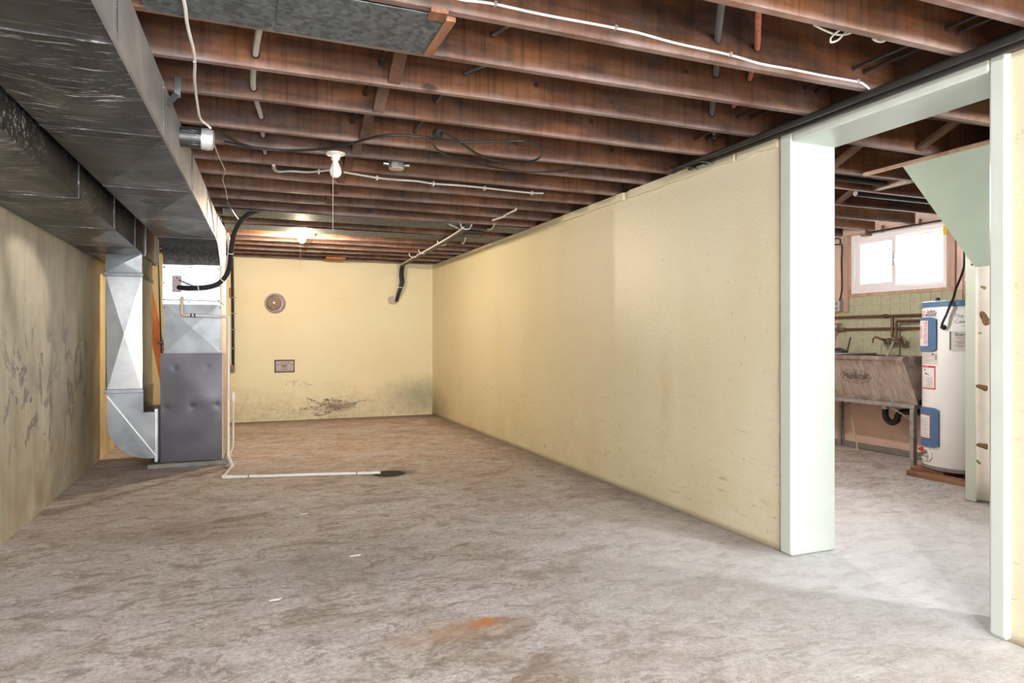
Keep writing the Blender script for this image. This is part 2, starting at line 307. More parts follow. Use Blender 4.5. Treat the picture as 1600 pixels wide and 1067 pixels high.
M['wall_plain'] = plain('plain_plaster', (0.72, 0.66, 0.52), 0.6)
M['hole'] = plain('dark_rust_mud', (0.03, 0.017, 0.010), 0.9, 0, 0.5, 40, 0.8)
def mat_tile():
    m = Mat('green_tile', 0.25); p = m.pos(); rnd = m.node('ShaderNodeObjectInfo').outputs['Random']
    c = m.mix(m.map(m.noise(p, 22, 5), 0.3, 0.7), (0.37, 0.365, 0.25), (0.46, 0.455, 0.33))
    m.set('Base Color', m.mix(m.map(rnd, 0, 1, 0, 0.25), c, (0.36, 0.375, 0.27))); return m.m
M['tile'] = mat_tile()
def mat_sink():
    m = Mat('old_cement_tub', 0.8); p = m.pos(); x, y, z = m.xyz()
    st = m.noise(m.scale(p, (1, 9, 1.2), rot=(0.45, 0, 0)), 4.5, 7, 0.7, 0.6); n = m.noise(p, 9, 7, 0.7)
    c = m.ramp(st, [(0.3, (0.20, 0.15, 0.125)), (0.5, (0.36, 0.29, 0.255)), (0.7, (0.50, 0.43, 0.39))])
    c = m.mix(m.math('MULTIPLY', m.map(z, 0.86, 0.97), m.map(n, 0.35, 0.55)), c, (0.17, 0.12, 0.11))
    c = m.mix(m.math('MULTIPLY', m.map(z, 0.63, 0.56), m.map(n, 0.45, 0.6)), c, (0.13, 0.10, 0.09))
    m.set('Base Color', c); m.bump(m.math('ADD', st, n), 0.4, 0.006); return m.m
M['sink'] = mat_sink()
def mat_glass():
    m = bpy.data.materials.new('window_glass'); m.use_nodes = True; t = m.node_tree; t.nodes.clear()
    o = t.nodes.new('ShaderNodeOutputMaterial'); mx = t.nodes.new('ShaderNodeMixShader'); a = t.nodes.new('ShaderNodeBsdfTransparent'); g = t.nodes.new('ShaderNodeBsdfGlossy')
    fr = t.nodes.new('ShaderNodeFresnel'); g.inputs['Roughness'].default_value = 0.02
    ge = t.nodes.new('ShaderNodeNewGeometry'); iv = t.nodes.new('ShaderNodeMath'); iv.operation = 'SUBTRACT'; iv.inputs[0].default_value = 1.0; ml = t.nodes.new('ShaderNodeMath'); ml.operation = 'MULTIPLY'
    t.links.new(ge.outputs['Backfacing'], iv.inputs[1]); t.links.new(fr.outputs[0], ml.inputs[0]); t.links.new(iv.outputs[0], ml.inputs[1]); t.links.new(ml.outputs[0], mx.inputs[0]); t.links.new(a.outputs[0], mx.inputs[1]); t.links.new(g.outputs[0], mx.inputs[2]); t.links.new(mx.outputs[0], o.inputs[0])
    return m
M['glass'] = mat_glass()
for k_, (e_, c_) in BULBS.items():
    m_ = Mat('glowing_bulb_' + k_, 0.3, 0, (0.9, 0.9, 0.85)); m_.set('Emission Color', c_); m_.set('Emission Strength', e_); M['lit_' + k_] = m_.m

# ------------------------------------------------------------------ mesh builder
def smooth_path(pts, sub=8):
    pts = [Vector(p) for p in pts]
    if len(pts) < 3: return pts
    out = []
    for i in range(len(pts) - 1):
        p0 = pts[max(i - 1, 0)]; p1 = pts[i]; p2 = pts[i + 1]; p3 = pts[min(i + 2, len(pts) - 1)]
        for k in range(sub):
            t = k / sub
            out.append(0.5 * ((2 * p1) + (-p0 + p2) * t + (2 * p0 - 5 * p1 + 4 * p2 - p3) * t * t + (-p0 + 3 * p1 - 3 * p2 + p3) * t ** 3))
    out.append(pts[-1]); return out

class MB:
    def __init__(s): s.v = []; s.f = []
    def add(s, vs, fs):
        o = len(s.v); s.v += [Vector(v) for v in vs]; s.f += [tuple(i + o for i in f) for f in fs]; return s
    def box(s, x0, x1, y0, y1, z0, z1, c=0.0):
        if x0 > x1: x0, x1 = x1, x0
        if y0 > y1: y0, y1 = y1, y0
        if z0 > z1: z0, z1 = z1, z0
        if c <= 0:
            return s.add([(x, y, z) for z in (z0, z1) for y in (y0, y1) for x in (x0, x1)],
                         [(0, 2, 3, 1), (4, 5, 7, 6), (0, 1, 5, 4), (2, 6, 7, 3), (0, 4, 6, 2), (1, 3, 7, 5)])
        return s.hull([(x0, x1), (y0, y1), (z0, z1)], c)
    def hull(s, R, c):                                   # box with chamfered edges
        import itertools
        vs = []; idx = {}
        for sg in itertools.product((0, 1), repeat=3):
            for ax in range(3):
                p = [R[k][sg[k]] + (0 if k == ax else (c if sg[k] == 0 else -c)) for k in range(3)]
                idx[(sg, ax)] = len(vs); vs.append(p)
        fs = []
        for ax in range(3):
            a, b = [(1, 2), (2, 0), (0, 1)][ax]
            for e in (0, 1):
                q = []
                for (i, j) in ((0, 0), (1, 0), (1, 1), (0, 1)):
                    sg = [0, 0, 0]; sg[ax] = e; sg[a] = i; sg[b] = j; q.append(idx[(tuple(sg), ax)])
                fs.append(q if e else q[::-1])
        for ax in range(3):
            a, b = [(1, 2), (2, 0), (0, 1)][ax]
            for i in (0, 1):
                for j in (0, 1):
                    s0 = [0, 0, 0]; s0[a] = i; s0[b] = j; s1 = list(s0); s1[ax] = 1; s0 = tuple(s0); s1 = tuple(s1)
                    q = [idx[(s0, a)], idx[(s0, b)], idx[(s1, b)], idx[(s1, a)]]
                    fs.append(q[::-1] if (i ^ j) == 0 else q)
        for sg in itertools.product((0, 1), repeat=3):
            q = [idx[(sg, 0)], idx[(sg, 1)], idx[(sg, 2)]]; fs.append(q if sum(sg) % 2 else q[::-1])
        return s.add(vs, fs)
    def bar(s, p0, p1, wd, th, up=(0, 0, 1)):            # straight bar of rectangular section
        p0 = Vector(p0); p1 = Vector(p1); d = (p1 - p0).normalized(); a = d.cross(Vector(up))
        if a.length < 1e-4: a = d.cross(Vector((1, 0, 0)))
        a.normalize(); b = a.cross(d).normalized(); vs = []
        for p in (p0, p1):
            for (i, j) in ((-1, -1), (1, -1), (1, 1), (-1, 1)): vs.append(p + a * i * wd / 2 + b * j * th / 2)
        return s.add(vs, [(0, 1, 2, 3), (7, 6, 5, 4), (0, 4, 5, 1), (1, 5, 6, 2), (2, 6, 7, 3), (3, 7, 4, 0)])
    def tube(s, pts, r, n=8, smooth=True, sub=6, flat=1.0):
        P = smooth_path(pts, sub) if smooth else [Vector(p) for p in pts]
        rs = r if callable(r) else (lambda t: r)
        vs = []; fs = []; prev = None
        for i, p in enumerate(P):
            d = (P[min(i + 1, len(P) - 1)] - P[max(i - 1, 0)]).normalized()
            if prev is None:
                a = d.cross(Vector((0, 0, 1)))
                if a.length < 1e-3: a = d.cross(Vector((1, 0, 0)))
            else: a = prev - d * prev.dot(d)
            a.normalize(); prev = a; b = d.cross(a); rr = rs(i / max(1, len(P) - 1))
            for k in range(n): vs.append(p + (a * math.cos(2 * PI * k / n) + b * math.sin(2 * PI * k / n) * flat) * rr)
        for i in range(len(P) - 1):
            for k in range(n): fs.append((i * n + k, i * n + (k + 1) % n, (i + 1) * n + (k + 1) % n, (i + 1) * n + k))
        fs.append(tuple(range(n))[::-1]); fs.append(tuple(range((len(P) - 1) * n, len(P) * n)))
        return s.add(vs, fs)
    def cyl(s, p0, p1, r, n=14, r1=None):
        r1 = r if r1 is None else r1
        return s.tube([p0, p1], lambda t: r + (r1 - r) * t, n, False)
    def lathe(s, prof, o, ax=(0, 0, 1), n=20):           # profile of (radius, height) along an axis from o
        o = Vector(o); ax = Vector(ax).normalized(); a = ax.cross(Vector((0, 1, 0)) if abs(ax.y) < 0.9 else Vector((1, 0, 0))).normalized(); b = ax.cross(a)
        vs = []; fs = []
        for (r, h) in prof:
            for k in range(n): vs.append(o + ax * h + (a * math.cos(2 * PI * k / n) + b * math.sin(2 * PI * k / n)) * max(r, 1e-4))
        for i in range(len(prof) - 1):
            for k in range(n): fs.append((i * n + k, i * n + (k + 1) % n, (i + 1) * n + (k + 1) % n, (i + 1) * n + k))
        fs.append(tuple(range(n))[::-1]); fs.append(tuple(range((len(prof) - 1) * n, len(prof) * n)))
        return s.add(vs, fs)
    def prism(s, poly, d):                               # polygon of 3-D points swept by the vector d
        n = len(poly); d = Vector(d); vs = [Vector(p) for p in poly] + [Vector(p) + d for p in poly]
        return s.add(vs, [tuple(range(n))[::-1], tuple(range(n, 2 * n))] + [(i, (i + 1) % n, n + (i + 1) % n, n + i) for i in range(n)])
    def xpanel(s, q, bulge, th=0.0):                     # sheet-metal panel with a cross break: four facets meeting at a raised middle
        q = [Vector(p) for p in q]; nrm = (q[1] - q[0]).cross(q[3] - q[0]).normalized(); c = sum(q, Vector()) / 4 + nrm * bulge
        return s.add(q + [c], [(0, 1, 4), (1, 2, 4), (2, 3, 4), (3, 0, 4)])
    def build(s, name, mat, parent=None, smooth=False, local=False, auto=40):
        off = Vector()
        if parent is not None and not local:
            p = parent
            while p is not None: off += p.location; p = p.parent
        loc = Vector()
        if parent is None:
            mn = [min(v[k] for v in s.v) for k in range(3)]; mx = [max(v[k] for v in s.v) for k in range(3)]
            loc = Vector(((mn[0] + mx[0]) / 2, (mn[1] + mx[1]) / 2, mn[2])); off = loc
        me = bpy.data.meshes.new(name); me.from_pydata([v - off for v in s.v], [], s.f); me.update()
        me.materials.append(M[mat])
        import bmesh
        bm = bmesh.new(); bm.from_mesh(me); bmesh.ops.recalc_face_normals(bm, faces=bm.faces)
        if smooth:
            for f in bm.faces: f.smooth = True
            ca = math.radians(auto)
            for e in bm.edges:
                if len(e.link_faces) == 2 and e.calc_face_angle(0) > ca: e.smooth = False
        bm.to_mesh(me); bm.free()
        o = bpy.data.objects.new(name, me); col.objects.link(o); o.location = loc
        if parent is not None: o.parent = parent; o.location = (0, 0, 0)
        return o

def tag(o, label=None, cat=None, group=None, kind=None):
    if label: o['label'] = label
    if cat: o['category'] = cat
    if group: o['group'] = group
    if kind: o['kind'] = kind
    return o
def empty(name, loc, label, cat, group=None, rz=0.0):
    o = bpy.data.objects.new(name, None); col.objects.link(o); o.location = loc; o.rotation_euler = (0, 0, rz); o.empty_display_size = 0.1
    return tag(o, label, cat, group)
def struct(o, label=None): o['kind'] = 'structure'; return tag(o, label) if label else o
def sempty(name, loc): o = bpy.data.objects.new(name, None); col.objects.link(o); o.location = loc; o['kind'] = 'structure'; return o
def text_mesh(body, size, shear=0.0, bold=0.0, width=1.0):
    cu = bpy.data.curves.new('lettering', 'FONT'); cu.body = body; cu.size = size; cu.align_x = 'CENTER'; cu.align_y = 'CENTER'; cu.shear = shear; cu.offset = bold; cu.resolution_u = 2
    o = bpy.data.objects.new('lettering', cu); col.objects.link(o)
    dg = bpy.context.evaluated_depsgraph_get(); me = o.evaluated_get(dg).to_mesh()
    vs = [Vector((v.co.x * width, v.co.y, 0)) for v in me.vertices]; fs = [tuple(p.vertices) for p in me.polygons]
    o.evaluated_get(dg).to_mesh_clear(); bpy.data.objects.remove(o); bpy.data.curves.remove(cu)
    return vs, fs

# ================================================================== SETTING
XL, XR, YB, ZC = -1.248, 2.741, 10.16, 2.281
XJ, XW = 3.02, 6.11            # laundry side of the partition, laundry window wall
YN, YS = -2.9, 6.7             # near end of the house, far wall of the laundry
ZT = 2.516                     # underside of the subfloor
D0, D1 = 1.735, 2.895          # door opening in the partition, outside of its frame

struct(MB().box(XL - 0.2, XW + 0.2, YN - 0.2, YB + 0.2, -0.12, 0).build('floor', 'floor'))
struct(MB().box(XL - 0.2, XL, YN, YB + 0.2, 0, ZT).build('wall_left', 'wall_left'))
struct(MB().box(XL, XJ, YB, YB + 0.2, 0, ZT).build('wall_back', 'wall_back'))
wr = MB(); wr.box(XR, XJ, D1, YB, 0, ZC); wr.box(XR, XJ, YN, D0, 0, ZC)
struct(wr.build('wall_right', 'wall_right'))
wn = MB(); wn.box(XL - 0.2, XW + 0.2, YN - 0.2, YN, 0, ZT)
struct(wn.build('wall_near', 'wall_plain'))
struct(MB().box(XJ, XW + 0.2, YS, YS + 0.15, 0, ZT).build('wall_far', 'pink'))
# laundry window wall with the window opening
WY0, WY1, WZ0, WZ1 = 4.375, 5.45, 1.635, 2.262
wo = MB()
wo.box(XW, XW + 0.22, YN, WY0, 0, ZT); wo.box(XW, XW + 0.22, WY1, YS, 0, ZT); wo.box(XW, XW + 0.22, WY0, WY1, 0, WZ0); wo.box(XW, XW + 0.22, WY0, WY1, WZ1, ZT)
wo = struct(wo.build('wall_outer', 'pink'))
# tiled splashback on the window wall: each tile a piece, grout bed behind
gb = MB().box(XW - 0.006, XW, 2.6, 5.62, 0.5, 1.612).build('grout_bed', 'grout', wo)
tm = None; ts = 0.108
for r in range(7):
    for k in range(28):
        y1 = 5.62 - k * ts; z1 = 1.612 - r * ts
        if y1 - ts < 2.6: continue
        if tm is None:
            tm = MB().box(-0.006, 0.0, -(ts - 0.005), 0, -(ts - 0.005), 0, 0.002).build('tile', 'tile', wo, local=True); o = tm
        else:
            o = tm.copy(); col.objects.link(o); o.parent = wo
        o.location = Vector((XW - 0.006, y1 - 0.0025, z1 - 0.0025)) - wo.location
# skirt of bare concrete at the foot of the window wall
struct(MB().box(XW - 0.05, XW, 3.0, YS, 0, 0.06, 0.01).build('baseboard_outer', 'pad'))
# soil and a small tree outside the window
struct(MB().box(XW + 0.22, XW + 9, -1, 12, 1.2, 1.3).build('ground_outside', 'soil'))

# ceiling: subfloor with every joist a piece of it
ce = struct(MB().box(XL - 0.2, XW + 0.2, YN, YB + 0.2, ZT, ZT + 0.03).build('ceiling', 'board'))
def joist(x0, x1, yf, z0=ZC, th=0.04):
    mb = MB(); n = 10; pts = []
    for i in range(n + 1):                               # slightly uneven sawn timber
        t = i / n; x = x0 + (x1 - x0) * t
        dz = 0.004 * math.sin(7 * t + yf * 5) ; dy = 0.003 * math.sin(5 * t + yf * 3)
        c = 0.004
        pts.append([(x, yf - th + dy, ZT), (x, yf - th + dy, z0 + dz + c), (x, yf - th + dy + c, z0 + dz), (x, yf + dy - c, z0 + dz), (x, yf + dy, z0 + dz + c), (x, yf + dy, ZT)])
    vs = [p for q in pts for p in q]; fs = []
    for i in range(n):
        for k in range(6): fs.append((i * 6 + k, i * 6 + (k + 1) % 6, (i + 1) * 6 + (k + 1) % 6, (i + 1) * 6 + k))
    fs.append(tuple(range(6))); fs.append(tuple(range(n * 6, n * 6 + 6)))
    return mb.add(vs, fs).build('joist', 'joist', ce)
JY = [-2.4, -1.99, -1.59, -1.18, -0.78, -0.37, 0.03, 0.44, 0.85, 1.22, 1.60, 1.865, 2.28, 2.64, 3.03, 3.44, 3.935, 4.26, 4.66, 5.07, 5.49, 5.90, 6.32, 6.72, 7.12, 7.50, 7.92, 8.33, 8.74, 9.17, 9.6, 10.02]
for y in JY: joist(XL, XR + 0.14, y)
LJY = [-2.3, -1.8, -1.3, -0.8, -0.3, 0.2, 0.7, 1.2, 1.62, 2.02, 2.41, 2.93, 3.475, 3.83, 4.32, 4.75, 5.20, 5.61, 6.02, 6.43]
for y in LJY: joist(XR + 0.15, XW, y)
# cross bridging: each strut a piece
def strut(x, ya, yb, up):
    za, zb = (ZT - 0.02, ZC + 0.015) if up else (ZC + 0.015, ZT - 0.02)
    MB().bar((x + (0.03 if up else -0.03), ya, za), (x + (0.03 if up else -0.03), yb - 0.04, zb), 0.022, 0.055, (1, 0, 0)).build('bridging_strut', 'strut', ce)
for a, b in zip(JY, JY[1:]):
    if 2.6 < b < 6.0 or b > 7.6:
        xx = 0.60 + 0.022 * (b - 3); strut(xx, a, b, True); strut(xx, a, b, False)
for a, b in ((2.41, 2.93), (2.93, 3.475), (3.83, 4.32), (4.32, 4.75)):
    xx = 3.74 if a < 2.9 else 3.62 if a < 3 else 4.6; strut(xx, a, b, True); strut(xx, a, b, False)
# rim blocking over the partition, header and top plate
for a, b in zip(JY, JY[1:]):
    if 1.5 < b: MB().box(XR + 0.03, XR + 0.07, a, b - 0.04, ZC + 0.001, ZT).build('blocking', 'board', ce)
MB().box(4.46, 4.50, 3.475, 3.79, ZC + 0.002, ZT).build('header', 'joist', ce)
MB().box(XR - 0.05, XR + 0.02, 1.0, D1 + 0.03, ZC - 0.026, ZC - 0.001).build('top_plate', 'strut', ce)
MB().box(0.665, 0.70, 2.285, 2.60, ZC - 0.012, ZC + 0.06).build('blocking', 'block_wood', ce)
MB().box(0.60, 0.66, 2.238, 2.30, ZC - 0.012, ZC + 0.004).build('blocking', 'block_wood', ce)
MB().box(1.10, 1.36, 9.62, 9.98, ZC - 0.018, ZC).build('blocking', 'orange_wood', ce)

for (u, v, y, r) in ((956, 234, 3.893, 0.016), (924, 190, 3.397, 0.012), (1072, 112, 2.597, 0.010), (838, 133, 2.987, 0.011), (600, 62, 2.987, 0.010)):
    MB().lathe([(r, 0.0), (r, 0.003)], ony(u, v, y), (0, -1, 0), 12).build('knot', 'hole', ce)
# broken ledge of plaster along the top of the partition
for (ya, yb, zz, pr) in ((2.93, 3.25, 2.215, 0.016), (3.27, 4.45, 2.222, 0.02), (4.53, 5.6, 2.225, 0.022), (5.6, 7.4, 2.235, 0.016), (7.4, 10.1, 2.24, 0.012)):
    mb = MB(); n = max(6, int((yb - ya) / 0.06)); top = []; bot = []
    for i in range(n + 1):
        y = ya + (yb - ya) * i / n; top.append(Vector((XR, y, ZC - 0.002))); bot.append(Vector((XR, y, zz + 0.014 * mnoise.noise(Vector((y * 6, 1, 0))))))
    mb.prism(top + bot[::-1], (-pr, 0, 0)); struct(mb.build('trim_plaster', 'wall_right'))

# painted door frame
df = sempty('trim_1', (XR, 2.3, 0))
MB().box(XR - 0.022, XJ + 0.012, 2.808, D1 + 0.004, 0.004, ZC - 0.004, 0.012).build('jamb', 'mint', df)
MB().box(XR - 0.022, XJ + 0.012, D0 - 0.02, 1.79, 0.004, ZC - 0.004, 0.014).build('jamb', 'mint', df)
MB().box(XR - 0.020, XJ + 0.010, 1.785, 2.815, 2.208, ZC - 0.006, 0.008).build('head', 'mint', df)

# laundry window: white vinyl slider in a peach wooden casing
wd = sempty('window_1', (XW, (WY0 + WY1) / 2, WZ0))
mb = MB(); a, b, c, d = WY0 - 0.075, WY1 + 0.07, WZ0 - 0.03, WZ1 + 0.015
MB().box(XW - 0.022, XW + 0.01, a, b, c, WZ0 + 0.004).build('casing', 'pink_wood', wd); MB().box(XW - 0.022, XW + 0.01, WY1 - 0.004, b, WZ0, d).build('casing', 'pink_wood', wd)
MB().box(XW - 0.022, XW + 0.01, a, WY0 + 0.004, WZ0, d).build('casing', 'pink_wood', wd); MB().box(XW - 0.022, XW + 0.01, WY0, WY1, WZ1 - 0.004, d).build('casing', 'pink_wood', wd)
def ring(y0, y1, z0, z1, t, x0, x1, tt=None, tb=None):
    tt = tt or t; tb = tb or t; m = MB()
    m.box(x0, x1, y0, y1, z0, z0 + tb, 0.004); m.box(x0, x1, y0, y1, z1 - tt, z1, 0.004); m.box(x0, x1, y0, y0 + t, z0 + tb, z1 - tt, 0.004); m.box(x0, x1, y1 - t, y1, z0 + tb, z1 - tt, 0.004); return m
ring(WY0, WY1, WZ0, WZ1, 0.045, XW - 0.015, XW + 0.10, 0.05, 0.05).build('window_frame', 'vinyl', wd)
ring(WY0 + 0.04, WY1 - 0.04, WZ0 + 0.045, WZ1 - 0.045, 0.022, XW + 0.0, XW + 0.085).build('track', 'vinyl', wd)
s1 = ring(4.93, WY1 - 0.05, WZ0 + 0.055, WZ1 - 0.055, 0.05, XW + 0.008, XW + 0.038).build('sash', 'vinyl', wd)
s2 = ring(WY0 + 0.05, 4.97, WZ0 + 0.055, WZ1 - 0.055, 0.032, XW + 0.045, XW + 0.075).build('sash', 'vinyl', wd)
MB().box(XW + 0.02, XW + 0.025, 4.97, WY1 - 0.09, WZ0 + 0.09, WZ1 - 0.09).build('pane', 'glass', s1)
MB().box(XW + 0.058, XW + 0.063, WY0 + 0.08, 4.94, WZ0 + 0.08, WZ1 - 0.08).build('pane', 'glass', s2)
mb = MB(); mb.box(XW - 0.004, XW + 0.008, 4.935, 4.962, 1.90, 2.02, 0.004); mb.cyl((XW - 0.012, 4.948, 1.96), (XW, 4.948, 1.96), 0.008)
mb.build('lock', 'clip', s1)
# unseen window frame added on the solid near wall around the fill light
wb = sempty('added_window', (0.75, YN, 0.5))
mb = MB(); mb.box(-0.95, 2.45, YN, YN + 0.04, 0.45, 0.5); mb.box(-0.95, 2.45, YN, YN + 0.04, 2.2, 2.25); mb.box(-0.99, -0.95, YN, YN + 0.04, 0.45, 2.25); mb.box(2.45, 2.49, YN, YN + 0.04, 0.45, 2.25)
mb.build('window_frame', 'vinyl', wb); MB().box(-0.95, 2.45, YN + 0.01, YN + 0.02, 0.5, 2.2).build('pane', 'glass', wb)  # frame and pane of the added window

# ================================================================== DUCTS AND FURNACE
def sxl(y): return max(-0.772, -0.753 + (y - 3.326) * 0.0276)
def sxr(y): return -0.3385 + (y - 2.32) * 0.0345
ZD = 2.032; ZDT = 2.270
sd = empty('supply_duct', (-0.5, 3.0, ZD), 'big scratched grey duct under the joists that turns down onto the furnace', 'duct')
seams = [-2.0, -0.6, 0.85, 2.30, 3.28, 4.45, 5.55, 6.50]
for a, b in zip(seams, seams[1:]):
    mb = MB(); g = 0.004
    q = [Vector((sxl(a), a, ZD)), Vector((sxl(b - g), b - g, ZD)), Vector((sxr(b - g), b - g, ZD)), Vector((sxr(a), a, ZD))]
    mb.xpanel(q, 0.026)
    sec = mb.build('duct_section', 'duct', sd)
    mb = MB()
    mb.add([(sxr(a), a, ZD), (sxr(b - g), b - g, ZD), (sxr(b - g), b - g, ZDT), (sxr(a), a, ZDT)], [(0, 1, 2, 3)]); mb.build('side_panel', 'duct_lit_side', sec)
    mb = MB()
    mb.add([(sxl(a), a, ZD), (sxl(b - g), b - g, ZD), (sxl(b - g), b - g, ZDT), (sxl(a), a, ZDT)], [(0, 1, 2, 3)]); mb.build('side_panel', 'duct', sec)
    mb = MB(); mb.box(sxr(b) - 0.004, sxr(b) + 0.004, b - 0.012, b + 0.004, ZD - 0.003, ZDT); mb.box(sxl(b) - 0.002, sxr(b) + 0.002, b - 0.006, b + 0.002, ZD - 0.005, ZD + 0.003)
    mb.build('seam', 'duct', sec)
mb = MB()                                                # standing hem along the lower edge
mb.prism([(sxr(0) - 0.004, 0, ZD - 0.006), (sxr(0) + 0.006, 0, ZD - 0.006), (sxr(0) + 0.006, 0, ZD + 0.006), (sxr(0) - 0.004, 0, ZD + 0.006)], (sxr(6.4) - sxr(0), 6.4, 0)); mb.build('hem', 'duct_lit_side', sd)
# elbow turning down to the coil case
prof = [(6.50, ZD), (6.60, 2.028), (6.70, 2.005), (6.78, 1.96), (6.83, 1.90), (6.853, 1.83)]
mb = MB(); vs = []; fs = []
for i, (y, z) in enumerate(prof):
    t = i / (len(prof) - 1); xl = sxl(y) + (-0.640 - sxl(y)) * t; xr = sxr(6.5) + (-0.170 - sxr(6.5)) * t
    vs += [(xl, y, z), (xr, y, z)]
for i in range(len(prof) - 1): fs.append((2 * i, 2 * i + 1, 2 * i + 3, 2 * i + 2))
mb.add(vs, fs); el = mb.build('elbow', 'spangle_dark', sd, smooth=True)
for side, mt in ((1, 'duct_lit_side'), (0, 'duct')):
    mb = MB(); pts = [Vector(vs[2 * i + side]) for i in range(len(prof))]; n = len(pts)
    x2 = -0.135 if side else -0.60
    outer = [Vector((pts[-1].x, 6.853, 1.83)), Vector((x2, 7.60, 1.83)), Vector((x2, 7.60, ZDT)), Vector((pts[0].x, 6.50, ZDT))]
    mb.add(pts + outer, [tuple(range(n + 4))]); mb.build('cheek', mt, el)
mb = MB()
for k, y in enumerate((6.56, 6.66, 6.76)): mb.bar((-0.196 + 0.01 * k + 0.006, y, 2.05 - 0.02 * k), (-0.190 + 0.012 * k + 0.006, y + 0.05, ZDT), 0.012, 0.006, (1, 0, 0))
mb.build('seam', 'duct_lit_side', el)
mb = MB(); mb.bar((-0.262, 3.395, 2.245), (-0.258, 3.395, 2.335), 0.026, 0.003, (0, 1, 0)); mb.bar((-0.30, 3.37, 2.20), (-0.262, 3.395, 2.26), 0.026, 0.003, (0, 1, 0)); mb.build('hanger_strap', 'galv_dark', sd)
mb = MB(); mb.tube([(-0.30, 3.88, 2.20), (-0.17, 3.88, 2.20)], 0.052, 14, False); tk = mb.build('takeoff_stub', 'duct', sd, True)
mb = MB(); mb.lathe([(0.055, 0), (0.057, 0.03), (0.05, 0.055), (0.03, 0.062), (0.0, 0.06)], (-0.185, 3.88, 2.20), (1, 0, -0.05), 14); mb.build('foil_cap', 'spangle', tk, True)

# return duct along the wall with its drop and boot into the furnace
RX0, RX1, RZ = XL + 0.004, -0.790, 1.904
rd = empty('return_duct', (-1.0, 4.0, RZ), 'dark lower duct against the stained wall with a bright vertical drop', 'duct')
rs = [-2.0, -0.5, 1.0, 2.6, 4.18, 5.27, 6.25, 6.86]
for a, b in zip(rs, rs[1:]):
    mb = MB(); g = 0.004
    mb.xpanel([(RX0, a, RZ), (RX0, b - g, RZ), (RX1, b - g, RZ), (RX1, a, RZ)], 0.022); sec = mb.build('duct_section', 'duct', rd)
    mb = MB(); mb.xpanel([(RX1, a, RZ), (RX1, b - g, RZ), (RX1, b - g, ZDT), (RX1, a, ZDT)], 0.004); mb.build('side_panel', 'duct', sec)
    mb = MB(); mb.box(RX0, RX1 + 0.003, b - 0.008, b + 0.002, RZ - 0.005, RZ + 0.004); mb.box(RX1 - 0.002, RX1 + 0.006, b - 0.01, b + 0.004, RZ - 0.004, ZDT); mb.build('seam', 'duct', sec)
mb = MB(); mb.add([(RX0, 6.86, RZ), (RX1, 6.86, RZ), (RX1, 7.8, RZ), (RX0, 7.8, RZ), (RX1, 6.86, ZDT), (RX1, 7.8, ZDT), (RX0, 7.8, ZDT)], [(0, 1, 2, 3), (1, 4, 5, 2), (3, 2, 5, 6)])
es = mb.build('end_section', 'duct', rd)
mb = MB(); mb.box(RX1 - 0.002, RX1 + 0.012, 6.86, 6.875, RZ - 0.004, ZDT); mb.box(RX1 - 0.002, RX1 + 0.012, 7.785, 7.80, RZ - 0.004, ZDT); mb.box(RX1 - 0.006, RX1 + 0.012, 6.86, 7.80, RZ - 0.006, RZ + 0.006); mb.build('flange', 'galv_dark', es)
DX0, DX1, DY0, DY1 = -1.075, -0.797, 6.75, 7.50
mb = MB(); mb.xpanel([(DX0, DY0, 1.735), (DX1, DY0, 1.735), (DX1, DY0, RZ), (DX0, DY0, RZ)], 0.010); mb.add([(DX1, DY0, 1.735), (DX1, DY1, 1.735), (DX1, DY1, RZ), (DX1, DY0, RZ), (DX0, DY0, 1.735), (DX0, DY1, 1.735), (DX0, DY1, RZ), (DX0, DY0, RZ)], [(0, 1, 2, 3), (4, 5, 6, 7), (1, 2, 6, 5)])
mb.build('collar', 'galv_dark', rd)
mb = MB(); mb.xpanel([(DX0 + 0.008, DY0, 0.705), (DX1 + 0.002, DY0, 0.705), (DX1, DY0, 1.705), (DX0, DY0, 1.705)], 0.022); mb.build('drop', 'galv', rd)
mb = MB(); mb.xpanel([(DX1, DY0, 0.705), (DX1, DY1, 0.705), (DX1, DY1, 1.705), (DX1, DY0, 1.705)], 0.008); mb.add([(DX0, DY0, 0.705), (DX0, DY1, 0.705), (DX0, DY1, 1.705), (DX0, DY0, 1.705), (DX1, DY1, 0.705), (DX1, DY1, 1.705)], [(0, 1, 2, 3), (1, 4, 5, 2)]); mb.build('drop_side', 'galv', rd)
for zz in (1.70, 0.688):
    mb = MB(); mb.box(DX0 - 0.012, DX1 + 0.012, DY0 - 0.012, DY0 + 0.004, zz, zz + 0.036, 0.003); mb.box(DX1 - 0.004, DX1 + 0.012, DY0, DY1, zz, zz + 0.036, 0.003); mb.build('drive_cleat', 'galv_dark', rd)
# boot: round-heeled elbow
bx = [(DX0 + 0.008, 0.695), (DX0 + 0.008, 0.45)]
R = 0.33
for k in range(0, 11):
    a = PI + PI / 2 * k / 10; bx.append((DX0 + 0.010 + R + R * math.cos(a), 0.108 + R + R * math.sin(a)))
bx += [(-0.685, 0.108), (-0.685, 0.515), (-0.787, 0.515), (-0.787, 0.695)]
mb = MB(); mb.prism([(x, DY0, z) for x, z in bx], (0, 0.72, 0)); bt = mb.build('boot', 'galv_dark', rd)
mb = MB(); mb.bar((DX0 + 0.012, DY0 - 0.004, 0.668), (-0.690, DY0 - 0.004, 0.135), 0.008, 0.030, (0, 1, 0)); mb.build('brace_strip', 'tape', bt)
mb = MB(); mb.box(-0.700, -0.672, DY0 - 0.01, DY0 + 0.73, 0.075, 0.545, 0.003); mb.build('flange', 'galv', bt)

